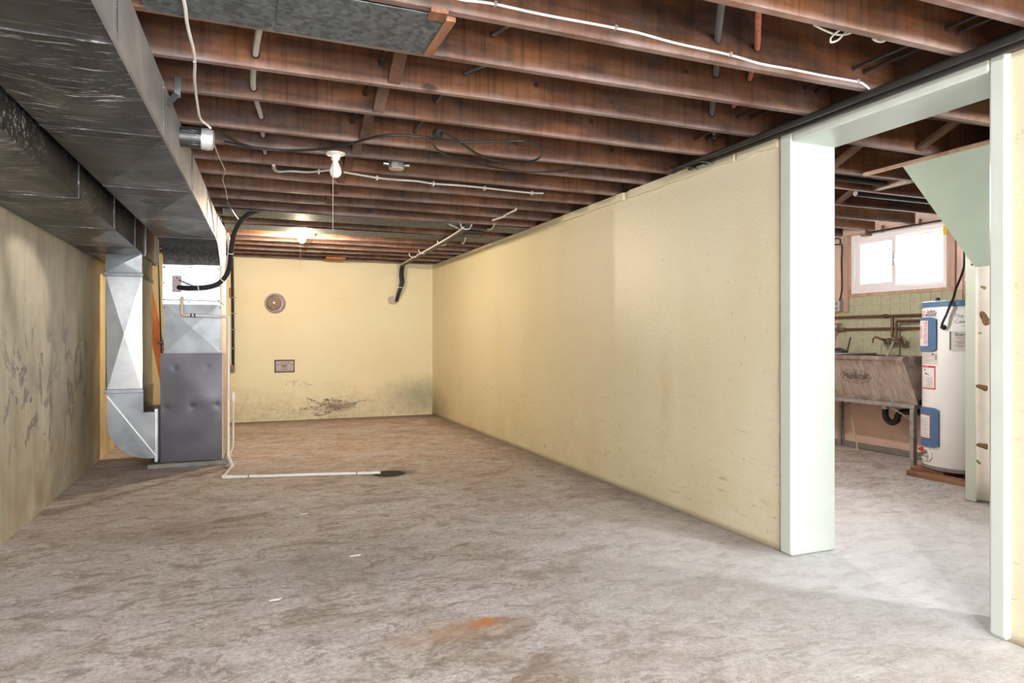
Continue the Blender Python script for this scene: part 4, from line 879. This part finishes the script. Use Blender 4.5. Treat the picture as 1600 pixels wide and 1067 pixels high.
# ================================================================== LAUNDRY
# stair enclosure
st = empty('stair_enclosure', (3.88, 2.4, 0), 'mint painted stair side panel sloping down beyond the doorway', 'stairs')
poly = [(3.88, 3.085, 2.258), (3.88, 2.625, 1.572), (3.88, 0.7, 1.572), (3.88, 0.7, 2.258)]
MB().prism(poly, (0.02, 0, 0)).build('side_panel', 'mint_panel', st)
MB().box(3.862, 3.885, 0.7, 3.36, 2.246, 2.270, 0.004).build('cap_strip', 'pink_wood', st)
for k in range(6):                                       # treads and risers behind the panel
    y0 = 1.30 + 0.24 * k; z0 = 1.62 + 0.20 * k - 0.55
    if z0 + 0.05 < 2.2 and z0 > 1.05: MB().box(3.905, 4.80, y0, y0 + 0.27, z0 + 0.5 if z0 + 0.5 < 2.2 else 2.2, (z0 + 0.5 if z0 + 0.5 < 2.2 else 2.2) + 0.035, 0.004).build('tread', 'strut', st)
po = MB(); po.box(4.852, 4.912, 3.27, 3.352, 0.003, 2.275, 0.004); pc = po.build('stair_post', 'mint'); tag(pc, 'mint painted post standing beside the water heater', 'post')
# curtain closing the cupboard under the stairs
mb = MB(); n = 60; rows = 8; vs = []; fs = []
for j in range(rows + 1):
    z = 0.03 + (1.69 - 0.03) * j / rows
    for i in range(n + 1):
        t = i / n; y = 3.26 - 1.5 * t; a = 0.022 * (0.55 + 0.45 * (1 - j / rows)); x = 4.83 + a * math.sin(38 * t + 0.3 * math.sin(j)) - 0.02 * t; vs.append((x, y, z))
for j in range(rows):
    for i in range(n): fs.append((j * (n + 1) + i, j * (n + 1) + i + 1, (j + 1) * (n + 1) + i + 1, (j + 1) * (n + 1) + i))
cu = mb.add(vs, fs).build('curtain', 'curtain', None, True, auto=80); tag(cu, 'cream curtain with brown leaf print hung under the stairs', 'curtain')
sm = cu.modifiers.new('thickness', 'SOLIDIFY'); sm.thickness = 0.003
mb = MB(); mb.cyl((4.83, 3.29, 1.69), (4.83, 1.75, 1.69), 0.008, 8); mb.build('curtain_rod', 'copper', cu)
def leafprint(yc, zc, s, ang, mt='leaf_print'):
    m = MB(); V = []
    for k in range(14):
        a = 2 * PI * k / 14; r = s * (0.55 + 0.45 * abs(math.cos(a))) * (1 + 0.15 * math.cos(3 * a)); yy = r * math.cos(a) * 1.1; zz = r * math.sin(a) * 0.8
        V.append((yy * math.cos(ang) - zz * math.sin(ang), yy * math.sin(ang) + zz * math.cos(ang)))
    pts = []
    for (yy, zz) in V:
        y = yc + yy; t = (3.26 - y) / 1.5; z = zc + zz; j = (z - 0.03) / 1.66; a = 0.022 * (0.55 + 0.45 * (1 - j)); pts.append((4.83 + a * math.sin(38 * t + 0.3 * math.sin(round(j * 8))) - 0.02 * t - 0.004, y, z))
    m.prism(pts, (0.0015, 0, 0)); m.build('leaf_print', mt, cu)
for (y, z, s, g, mt) in ((3.215, 0.82, 0.035, 0.3, 'leaf_print'), (3.215, 0.41, 0.036, 0.1, 'leaf_print'), (3.20, 1.30, 0.05, 1.1, 'leaf_print'), (3.21, 1.52, 0.02, 0.5, 'leaf_print_green'), (3.23, 1.20, 0.018, 0.2, 'leaf_print_green'), (3.245, 0.70, 0.014, 1, 'leaf_print_green'), (3.245, 0.29, 0.016, 1, 'leaf_print_green'),
                        (3.08, 1.1, 0.04, 0.5, 'leaf_print'), (3.0, 0.6, 0.04, 0.2, 'leaf_print'), (2.9, 1.4, 0.04, 1.2, 'leaf_print'), (2.8, 0.85, 0.04, 0.3, 'leaf_print')): leafprint(y, z, s, g, mt)

# water heater
HX, HYC, HR = 5.655, 3.925, 0.295
wh = empty('water_heater', (HX, HYC, 0.07), 'white and blue cylindrical water heater standing on wood blocks', 'water heater')
MB().lathe([(HR - 0.004, 0.085), (HR, 0.095), (HR, 1.43), (HR - 0.002, 1.435)], (HX, HYC, 0), (0, 0, 1), 64).build('tank', 'heater_white', wh, True)
MB().lathe([(HR + 0.006, 1.425), (HR + 0.007, 1.468), (HR - 0.01, 1.476), (0.05, 1.486)], (HX, HYC, 0), (0, 0, 1), 64).build('top_cap', 'heater_blue', wh, True)
MB().lathe([(HR - 0.02, 0.066), (HR - 0.004, 0.07), (HR + 0.002, 0.10), (HR - 0.01, 0.105)], (HX, HYC, 0), (0, 0, 1), 64).build('base_ring', 'grey_band', wh, True)
PC = math.atan2(-HYC, -HX)                                # side facing the doorway
def cp_(phi, z, r): return Vector((HX + r * math.cos(PC + phi), HYC + r * math.sin(PC + phi), z))
def patch(name, mt, a0, a1, z0, z1, r0, r1, parent, rc=0.0):
    n = 10; vs = []; fs = []
    cols = [a0 + (a1 - a0) * i / n for i in range(n + 1)]
    for r, ins in ((r0, 0.0), (r1, 1.0)):
        for i, a in enumerate(cols):
            e = min(i, n - i); zi = rc * (1.0 if e == 0 else 0.35 if e == 1 else 0.0)
            vs += [cp_(a, z0 + zi, r), cp_(a, z1 - zi, r)]
    m_ = 2 * (n + 1)
    for i in range(n):
        b = 2 * i; fs.append((m_ + b, m_ + b + 1, m_ + b + 3, m_ + b + 2)); fs.append((b, m_ + b, m_ + b + 2, b + 2)); fs.append((b + 1, b + 3, m_ + b + 3, m_ + b + 1))
    fs.append((0, 1, m_ + 1, m_)); fs.append((2 * n, m_ + 2 * n, m_ + 2 * n + 1, 2 * n + 1))
    return MB().add(vs, fs).build(name, mt, parent)
def ctext(body, size, phi, z, r, mt, parent, shear=0.0, bold=0.0, rot=False, width=1.0, name='lettering'):
    vs, fs = text_mesh(body, size, shear, bold, width); out = []
    for v in vs:
        x, y = (v.x, v.y) if not rot else (v.y, -v.x)
        out.append(cp_(phi + x / r, z + y, r))
    return MB().add(out, fs).build(name, mt, parent)
d2 = math.radians
lo = patch('logo_label', 'paper', d2(-79), d2(-37), 1.345, 1.408, HR, HR + 0.001, wh)
ctext('john', 0.046, d2(-50), 1.388, HR + 0.002, 'dark_ink', lo, 0.35, 0.0012, False, 1.15); ctext('wood', 0.050, d2(-52), 1.363, HR + 0.002, 'dark_ink', lo, 0.35, 0.0012, False, 1.1)
MB().add([cp_(d2(a), z, HR + 0.002) for a, z in ((-76, 1.355), (-68, 1.352), (-63, 1.394), (-70, 1.397))], [(0, 1, 2, 3)]).build('logo_mark', 'red_ink', lo)
up = patch('access_panel', 'heater_blue', d2(-81), d2(-37), 1.055, 1.34, HR, HR + 0.016, wh, 0.018)
nb = patch('notice', 'paper', d2(-79), d2(-52), 1.10, 1.315, HR + 0.016, HR + 0.017, up)
for k, tx in enumerate(('RENTAL ELECTRIC', 'WATER HEATER')): ctext(tx, 0.026, d2(-55.5 - 4.5 * k), 1.21, HR + 0.018, 'red_ink', nb, 0, 0.0006, True)
for k in range(3): patch('print_line', 'red_ink', d2(-69 - 3.2 * k), d2(-68.2 - 3.2 * k), 1.16, 1.27, HR + 0.0172, HR + 0.0178, nb)
ip = patch('rating_label', 'paper_grey', d2(-79), d2(-36), 0.945, 1.048, HR, HR + 0.001, wh)
for k in range(7): patch('print_line', 'faint_ink', d2(-76), d2(-56 + 5 * (k % 3)), 0.957 + 0.012 * k, 0.960 + 0.012 * k, HR + 0.0012, HR + 0.0018, ip)
MB().lathe([(0.009, 0), (0.009, 0.0008)], cp_(d2(-45), 1.032, HR + 0.001), (cp_(d2(-45), 0, 1) - cp_(d2(-45), 0, 0)), 12).build('emblem', 'dark_ink', ip)
patch('bar_code', 'faint_ink', d2(-40.5), d2(-37.5), 0.985, 1.035, HR + 0.0012, HR + 0.0018, ip)
rl_ = patch('warning_label', 'red_ink', d2(-77), d2(-40), 0.738, 0.935, HR, HR + 0.001, wh)
rp = patch('notice', 'paper', d2(-75), d2(-42), 0.748, 0.918, HR + 0.001, HR + 0.0018, rl_)
ctext('DANGER', 0.013, d2(-60), 0.927, HR + 0.003, 'paper', rl_)
for k in range(6): patch('print_line', 'faint_ink', d2(-73), d2(-66), 0.758 + 0.015 * k, 0.762 + 0.015 * k, HR + 0.002, HR + 0.0026, rp)
for k in range(6): patch('print_line', 'faint_ink', d2(-62), d2(-45), 0.758 + 0.015 * k, 0.763 + 0.015 * k, HR + 0.002, HR + 0.0026, rp)
MB().add([cp_(d2(a), z, HR + 0.003) for a, z in ((-68, 0.902), (-64, 0.908), (-62, 0.898), (-66, 0.892))], [(0, 1, 2, 3)]).build('pictogram', 'dark_ink', rp); MB().add([cp_(d2(a), z, HR + 0.003) for a, z in ((-64, 0.875), (-60, 0.872), (-51, 0.855), (-55, 0.853), (-63, 0.862))], [(0, 1, 2, 3, 4)]).build('pictogram', 'dark_ink', rp)
lp = patch('access_panel', 'heater_blue', d2(-78), d2(-33), 0.255, 0.585, HR, HR + 0.016, wh, 0.018)
np_ = patch('notice', 'red_ink', d2(-75), d2(-47), 0.325, 0.522, HR + 0.016, HR + 0.0168, lp); n2 = patch('sheet', 'paper', d2(-74), d2(-48), 0.330, 0.517, HR + 0.0168, HR + 0.0174, lp)
for o in (n2,): pass
for k in range(9): patch('print_line', 'faint_ink', d2(-72), d2(-50 - (k * 7) % 5), 0.345 + 0.018 * k, 0.349 + 0.018 * k, HR + 0.0176, HR + 0.0182, lp)
dv = patch('drain_plate', 'porcelain', d2(-76), d2(-46), 0.135, 0.245, HR, HR + 0.012, wh, 0.03)
for a, z, mt, rr in ((-67, 0.225, 'red_ink', 0.018), (-58, 0.205, 'brass', 0.022), (-66, 0.185, 'brass', 0.018), (-54, 0.182, 'clip', 0.016)):
    ax = cp_(d2(a), 0, 1) - cp_(d2(a), 0, 0); MB().lathe([(rr, 0), (rr, 0.015), (rr * 0.6, 0.02), (rr * 0.6, 0.035), (rr * 0.3, 0.038)], cp_(d2(a), z, HR + 0.010), ax, 12).build('valve', mt, dv, True)
ctext('The Co', 0.042, d2(0.5), 1.345, HR + 0.002, 'faint_ink', wh, 0.15); ctext('Conser', 0.042, d2(0.5), 1.300, HR + 0.002, 'faint_ink', wh, 0.15); patch('print_line', 'faint_ink', d2(-1), d2(10), 1.264, 1.268, HR, HR + 0.001, wh)
eg = patch('energy_label', 'paper_grey', d2(-15), d2(22), 1.058, 1.222, HR, HR + 0.001, wh)
patch('green_bar', 'green_ink', d2(-18), d2(-15.5), 1.068, 1.222, HR, HR + 0.0014, eg)
ctext('EnerGuide', 0.034, d2(4), 1.195, HR + 0.002, 'dark_ink', eg, 0, 0.0006)
for k, (a, b, z) in enumerate(((-9, 14, 1.168), (-4, 12, 1.150), (-10, 14, 1.134), (-7, 12, 1.122), (-11, 13, 1.104), (-6, 14, 1.092))): patch('print_line', 'faint_ink', d2(a), d2(b), z, z + 0.006, HR + 0.001, HR + 0.0018, eg)
cf = MB(); ax = cp_(d2(-26), 0, 1) - cp_(d2(-26), 0, 0); cf.lathe([(0.022, 0), (0.022, 0.006), (0.014, 0.010), (0.013, 0.035), (0.008, 0.038)], cp_(d2(-26), 1.255, HR), ax, 14); cf.build('cord_gland', 'black', wh, True)
P = [cp_(d2(-26), 1.255, HR + 0.035), cp_(d2(-24), 1.29, HR + 0.045), cp_(d2(-20), 1.36, HR + 0.03), cp_(d2(-15), 1.44, HR + 0.03), cp_(d2(-13), 1.50, HR - 0.02), cp_(d2(-12), 1.58, HR - 0.08), cp_(d2(-2), 1.70, HR - 0.15), cp_(d2(8), 1.84, HR - 0.2), cp_(d2(6), 2.2, HR - 0.24)]
MB().tube(P, 0.0095, 8).build('power_cord', 'black', wh, True)
MB().lathe([(0.018, 0), (0.018, 0.02), (0.012, 0.03)], cp_(d2(-48), 1.475, HR - 0.06), (0, 0, 1), 10).build('port', 'black', wh, True)
tag(MB().cyl((HX + 0.06, HYC + 0.02, 1.487), (HX + 0.06, HYC + 0.02, 2.25), 0.021, 12).build('heater_riser', 'copper', None, True), 'dark upright pipe rising from the top of the water heater', 'pipe')
tag(MB().tube([(HX - 0.06, HYC - 0.12, 1.64), (HX + 0.0, HYC - 0.03, 1.652), (HX + 0.10, HYC - 0.02, 1.65), (HX + 0.3, HYC - 0.1, 1.65)], 0.013, 8).build('relief_pipe', 'copper', None, True), 'short dark pipe stub crossing the riser above the water heater', 'pipe')
# blocks under the heater
tag(MB().box(5.27, 5.37, 3.615, 4.15, 0.001, 0.042, 0.004).build('wood_block', 'block_wood'), 'long brown wood block under the front of the water heater', 'wood block', 'wood blocks under the water heater')
tag(MB().box(5.385, 5.62, 3.90, 4.20, 0.001, 0.064, 0.004).build('wood_block', 'block_wood'), 'short raised wood block under the water heater beside the sink leg', 'wood block', 'wood blocks under the water heater')
tag(MB().box(5.66, 5.90, 3.70, 4.16, 0.001, 0.064, 0.004).build('wood_block', 'block_wood'), 'dark wood block hidden deep under the water heater', 'wood block', 'wood blocks under the water heater')

# cement laundry sink on its steel stand
SY0, SY1 = 4.35, 5.66
sk = empty('laundry_sink', (5.8, 5.0, 0), 'old grey cement laundry sink on a steel stand below the window', 'sink')
ft, fb, bk_, zt, zb = 5.486, 5.68, XW - 0.03, 1.0, 0.565
outer = [(ft, zt), (ft, zt - 0.035), (ft + 0.012, zt - 0.05), (fb, zb), (bk_, zb), (bk_, zt)]
mb = MB(); m2 = (SY0 + SY1) / 2; tk_ = 0.035
mb.prism([(x, SY0, z) for x, z in outer], (0, tk_, 0)); mb.prism([(x, SY1 - tk_, z) for x, z in outer], (0, tk_, 0)); mb.prism([(x, m2 - 0.03, z) for x, z in ((ft + 0.05, zt - 0.002), (fb + 0.03, zb + 0.02), (bk_ - 0.02, zb + 0.02), (bk_ - 0.02, zt - 0.002))], (0, 0.06, 0))
mb.prism([(ft, SY0 + tk_, zt), (ft, SY0 + tk_, zt - 0.035), (ft + 0.012, SY0 + tk_, zt - 0.05), (fb, SY0 + tk_, zb), (fb + 0.04, SY0 + tk_, zb + 0.03), (ft + 0.055, SY0 + tk_, zt - 0.05), (ft + 0.045, SY0 + tk_, zt)], (0, SY1 - SY0 - 2 * tk_, 0))
mb.box(bk_ - 0.035, bk_, SY0, SY1, zb, zt); mb.box(fb, bk_, SY0, SY1, zb, zb + 0.035)
tub = mb.build('tub', 'sink', sk)
mb = MB()
def front_pt(t, y, off=0.002): return Vector((ft + 0.012 + (fb - ft - 0.012) * t - off, y, zt - 0.05 + (zb - zt + 0.05) * t - off * 0.4))
for s, sg in ((1.0, 0), (0.62, 0)):                       # worn oval maker's stamp
    prev = None
    for k in range(37):
        a = 2 * PI * k / 36; p = front_pt(0.40 + 0.17 * s * math.sin(a), 4.93 - 0.17 * s * math.cos(a))
        if prev is not None and k % 3: mb.bar(prev, p, 0.004, 0.003, (1, 0, 0))
        prev = p
vs, fs = text_mesh('Paudalcraft', 0.085, 0.2, 0.001, 0.75); mb.add([front_pt(0.39 - v.y / 0.40, 4.93 - v.x, 0.003) for v in vs], fs)
mb.build('stamp', 'plate_dark', tub)
MB().box(fb - 0.025, fb + 0.012, SY0 + 0.02, SY1, 0.525, 0.563, 0.004).build('rail', 'steel', sk); MB().box(bk_ - 0.03, bk_, SY0 + 0.02, SY1, 0.525, 0.563, 0.004).build('rail', 'steel', sk); MB().box(fb, bk_, SY0 + 0.02, SY0 + 0.05, 0.525, 0.563, 0.004).build('rail', 'steel', sk)
for (x, y) in ((fb - 0.02, SY0 + 0.025), (fb - 0.02, SY1 - 0.1), (bk_ - 0.035, SY0 + 0.025), (bk_ - 0.035, SY1 - 0.13)):
    mb = MB(); mb.box(x, x + 0.006, y, y + 0.045, 0.001, 0.53, 0.001); mb.box(x, x + 0.04, y, y + 0.006, 0.001, 0.53, 0.001); mb.build('leg', 'steel', sk)
MB().bar((fb - 0.012, SY0 + 0.05, 0.42), (fb - 0.012, SY0 + 0.29, 0.53), 0.006, 0.025, (1, 0, 0)).build('brace', 'steel', sk)
MB().bar((bk_ - 0.03, SY1 - 0.12, 0.42), (bk_ - 0.03, SY1 - 0.36, 0.53), 0.006, 0.02, (1, 0, 0)).build('brace', 'copper', sk)
tr = MB(); tx, ty = 5.90, 4.82
tr.tube([(tx, ty + 0.05, 0.56), (tx, ty + 0.05, 0.43), (tx, ty + 0.035, 0.375), (tx, ty - 0.02, 0.345), (tx, ty - 0.075, 0.37), (tx, ty - 0.09, 0.42), (tx + 0.02, ty - 0.12, 0.455), (tx + 0.06, ty - 0.25, 0.465), (XW - 0.02, ty - 0.42, 0.465)], 0.03, 12); tr.build('trap', 'black', sk, True)
MB().cyl((tx, ty + 0.05, 0.47), (tx, ty + 0.05, 0.55), 0.036, 14).build('trap_collar', 'clip', sk, True)
# pipes, taps and faucet on the tiles
pw = empty('water_pipe', (6.05, 5.0, 1.3), 'dark copper supply pipes running along the tiles above the sink', 'pipe')
PX = XW - 0.045
MB().cyl((PX, 6.2, 1.395), (PX, 3.9, 1.385), 0.0135, 10).build('upper_pipe', 'copper', pw, True)
MB().cyl((PX, 5.52, 1.262), (PX, 3.9, 1.262), 0.012, 10).build('lower_pipe', 'copper', pw, True)
elbow_tube(MB(), [(PX - 0.03, 3.9, 1.335), (PX - 0.03, 4.86, 1.335), (PX - 0.03, 4.86, 1.17)], 0.0125, 10, 0.03).build('branch_pipe', 'copper', pw, True)
elbow_tube(MB(), [(PX, 4.92, 1.39), (PX - 0.035, 4.895, 1.38), (PX - 0.04, 4.895, 1.17)], 0.0135, 10, 0.02).build('faucet_riser', 'copper', pw, True)
for y in (5.65, 5.0, 4.4): MB().box(PX - 0.02, XW - 0.012, y, y + 0.018, 1.37, 1.41, 0.002).build('pipe_strap', 'copper', pw)
fa = empty('sink_faucet', (5.98, 4.85, 1.1), 'tarnished two handled faucet above the cement sink', 'faucet')
fx = PX - 0.05
mb = MB(); mb.cyl((fx, 4.94, 1.135), (fx, 4.78, 1.135), 0.02, 12); mb.lathe([(0.03, -0.03), (0.034, 0), (0.03, 0.03)], (fx, 4.93, 1.135), (0, 1, 0), 12); mb.lathe([(0.03, -0.03), (0.034, 0), (0.03, 0.03)], (fx, 4.79, 1.135), (0, 1, 0), 12); mb.build('body', 'brass', fa, True)
for y, s in ((4.93, 1), (4.79, -1)):
    mb = MB(); mb.cyl((fx - 0.02, y, 1.14), (fx - 0.085, y + s * 0.03, 1.165), 0.009, 8); mb.bar((fx - 0.085, y + s * 0.03 - 0.035, 1.15), (fx - 0.085, y + s * 0.03 + 0.045, 1.178), 0.016, 0.016); mb.tube([(fx - 0.085, y + s * 0.07, 1.18), (fx - 0.085, y + s * 0.10, 1.165), (fx - 0.085, y + s * 0.11, 1.12)], 0.008, 8); mb.build('handle', 'copper', fa, True)
MB().tube([(fx - 0.02, 4.86, 1.125), (fx - 0.07, 4.84, 1.075), (fx - 0.15, 4.80, 1.03), (fx - 0.20, 4.78, 0.995)], 0.013, 10).build('spout', 'clip', fa, True)
MB().tube([(fx - 0.03, 4.90, 1.11), (fx - 0.05, 4.91, 1.07), (fx - 0.05, 4.87, 1.05), (fx - 0.04, 4.85, 1.08)], 0.006, 8).build('hook', 'brass', fa, True)
bb = empty('hose_tap', (6.02, 5.55, 1.26), 'brass hose tap at the end of the lower pipe with black hose', 'tap')
mb = MB(); mb.cyl((PX, 5.50, 1.262), (PX - 0.01, 5.60, 1.262), 0.020, 12); mb.lathe([(0.022, -0.02), (0.026, 0), (0.022, 0.02)], (PX - 0.01, 5.58, 1.262), (0, 1, 0), 12); mb.cyl((PX - 0.02, 5.60, 1.262), (PX - 0.07, 5.62, 1.215), 0.015, 10); mb.cyl((PX - 0.01, 5.585, 1.27), (PX - 0.01, 5.585, 1.318), 0.008, 8); mb.build('body', 'brass', bb, True)
MB().bar((PX - 0.01, 5.54, 1.322), (PX - 0.01, 5.63, 1.322), 0.012, 0.01).build('handle', 'copper', bb)
MB().tube([(PX - 0.07, 5.62, 1.22), (PX - 0.09, 5.635, 1.16), (PX - 0.10, 5.64, 1.05), (PX - 0.10, 5.63, 0.92), (PX - 0.10, 5.60, 0.85)], 0.015, 10).build('hose', 'black', bb, True)
MB().lathe([(0.019, 0), (0.021, 0.02), (0.017, 0.045)], (PX - 0.068, 5.62, 1.222), (-0.35, 0.15, -1), 10).build('hose_nut', 'clip', bb, True)
b2 = empty('wall_tap', (6.02, 5.69, 1.39), 'small dark tap on the upper pipe beside the peach wall', 'tap')
mb = MB(); mb.lathe([(0.018, -0.03), (0.024, 0), (0.018, 0.03)], (PX, 5.665, 1.396), (0, 1, 0), 10); mb.cyl((PX, 5.665, 1.40), (PX, 5.665, 1.44), 0.006, 8); mb.build('body', 'copper', b2, True); MB().bar((PX, 5.635, 1.445), (PX, 5.695, 1.445), 0.01, 0.008).build('handle', 'copper', b2)
cable('copper_tube', [(PX - 0.02, 5.665, 1.385), (PX - 0.02, 5.69, 1.2), (PX - 0.03, 5.68, 1.0), (PX - 0.04, 5.66, 0.86)], 0.006, 'copper', 'thin copper tube dropping from the small dark tap', 'pipe')
cable('drain_hose', [(5.80, 5.52, 0.52), (5.72, 5.60, 0.40), (5.66, 5.74, 0.22), (5.62, 5.90, 0.06), (5.60, 6.1, 0.03)], 0.02, 'black', 'black drain hose slanting to the floor under the sink', 'hose')
cable('hanging_string', [(5.95, 5.38, 0.50), (5.94, 5.30, 0.30), (5.90, 5.20, 0.05), (5.86, 5.20, 0.012), (5.80, 5.5, 0.010), (5.75, 5.8, 0.010)], 0.007, 'twine', 'pale cord hanging under the sink and trailing on the floor', 'cord')
dr = empty('drain_brush', (5.75, 5.33, 0.99), 'dark scrub brush with a thin handle lying in the sink', 'brush')
MB().lathe([(0.09, 0), (0.085, 0.02), (0.05, 0.04), (0.015, 0.05)], (5.72, 5.27, 1.016), (0, 0, 1), 18).build('head', 'black', dr, True)
MB().cyl((5.74, 5.18, 1.03), (5.92, 5.30, 1.17), 0.008, 8).build('handle', 'black_pipe', dr, True)
MB().box(5.50, XW - 0.05, 5.10, 5.42, 1.001, 1.016, 0.004).build('rest_board', 'steel', dr)
# board with outlet on the peach wall
tag(MB().box(XW - 0.03, XW - 0.001, 5.475, 5.54, 1.44, 2.27, 0.003).build('wall_board', 'pink_wood'), 'narrow peach board fixed upright beside the laundry window', 'board')
ob = empty('outlet_box', (XW - 0.03, 5.58, 1.48), 'grey outlet box on the peach wall beside the narrow board', 'outlet')
MB().box(XW - 0.075, XW - 0.001, 5.545, 5.62, 1.455, 1.575, 0.004).build('box', 'steel', ob)
pf = MB().box(XW - 0.081, XW - 0.075, 5.548, 5.617, 1.458, 1.572, 0.002).build('cover_plate', 'clip', ob)
for z in (1.49, 1.54): MB().lathe([(0.016, 0), (0.016, 0.003)], (XW - 0.081, 5.583, z), (-1, 0, 0), 12).build('socket', 'grey_band', pf)
cable('outlet_cable', [(XW - 0.04, 5.58, 1.57), (XW - 0.022, 5.565, 1.70), (XW - 0.02, 5.57, 2.0), (XW - 0.02, 5.565, 2.17), (XW - 0.03, 5.60, 2.19), (XW - 0.04, 5.68, 2.205), (XW - 0.04, 5.63, 2.26), (XW - 0.02, 5.59, 2.245), (XW - 0.02, 5.59, 2.20)], 0.0085, 'black', 'dark cable with a hook at the top rising from the outlet box')
# rail and tag above the window, pipes between laundry joists
cr = empty('curtain_track', (XW - 0.06, 4.8, 2.27), 'rusty bracketed rail hanging above the laundry window', 'rail')
MB().cyl((XW - 0.06, 5.22, 2.262), (XW - 0.06, 4.25, 2.262), 0.008, 8).build('rail', 'copper', cr, True); MB().cyl((XW - 0.085, 5.18, 2.252), (XW - 0.085, 4.25, 2.252), 0.007, 8).build('rail', 'black_pipe', cr, True)
for y in (5.22, 5.03, 4.62): MB().bar((XW - 0.06, y, 2.245), (XW - 0.05, y, 2.31), 0.03, 0.012, (0, 1, 0)).build('bracket', 'iron_brown', cr)
MB().box(XW - 0.10, XW - 0.02, 5.18, 5.26, 2.225, 2.245, 0.004).build('end_bracket', 'iron_brown', cr)
tag(MB().box(XW - 0.03, XW - 0.024, 4.365, 4.41, 2.125, 2.215, 0.003).build('price_tag', 'yellow_tag'), 'small yellow tag at the upper corner of the laundry window', 'tag')
lp_ = empty('ceiling_pipe', (4.0, 3.6, 2.33), 'two dark pipes running between the laundry joists', 'pipe')
for (y, z) in ((3.575, 2.33), (3.68, 2.315)): MB().cyl((3.05, y, z), (4.45, y, z), 0.02, 10).build('pipe', 'black_pipe', lp_, True)
tag(MB().cyl((4.52, 4.0, 2.31), (5.9, 4.0, 2.31), 0.022, 10).build('ceiling_conduit', 'black_pipe', None, True), 'dark pipe between laundry joists running behind the sloping panel', 'pipe')

# tree outside the window
tr_ = empty('garden_tree', (9.2, 6.1, 1.3), 'pale sunlit tree outside the laundry window', 'tree')
MB().tube([(9.2, 6.1, 1.3), (9.22, 6.15, 2.4), (9.15, 6.6, 3.6)], lambda t: 0.09 - 0.05 * t, 8).build('trunk', 'bark', tr_, True)
mb = MB()
for k in range(420):
    a = random.uniform(0, 2 * PI); r = random.uniform(0.1, 1.0) ** 0.6; p = Vector((9.2 + 0.8 * r * math.cos(a), 6.9 + 1.1 * r * math.sin(a), random.uniform(1.7, 3.9)))
    d = Vector((random.gauss(0, 1), random.gauss(0, 1), random.gauss(0, 1))).normalized(); e = d.orthogonal().normalized(); s = random.uniform(0.03, 0.06)
    mb.add([p - d * s, p + e * s * 0.5, p + d * s, p - e * s * 0.5], [(0, 1, 2, 3)])
fo = mb.build('foliage', 'leaf', tr_); fo['kind'] = 'stuff'
# chips of paint on the floor
for k, (u, v, s, lb) in enumerate(((555, 868, 0.022, 'pale paint chip lying on the floor midway to the orange rust spot'), (430, 937, 0.018, 'pale paint chip lying on the floor in the near corner by the stained wall'), (475, 803, 0.02, 'pale paint chip on the floor between the furnace and the camera'))):
    p = onz(u, v, 0); tag(MB().prism([p + Vector((-s * 1.4, -s * 0.4, 0.0005)), p + Vector((s * 0.9, -s * 0.5, 0.0005)), p + Vector((s * 1.5, s * 0.3, 0.0005)), p + Vector((-s * 0.3, s * 0.5, 0.0005))], (0, 0, 0.003)).build('paint_chip', 'paper'), lb, 'paint chip', 'paint chips on the floor')
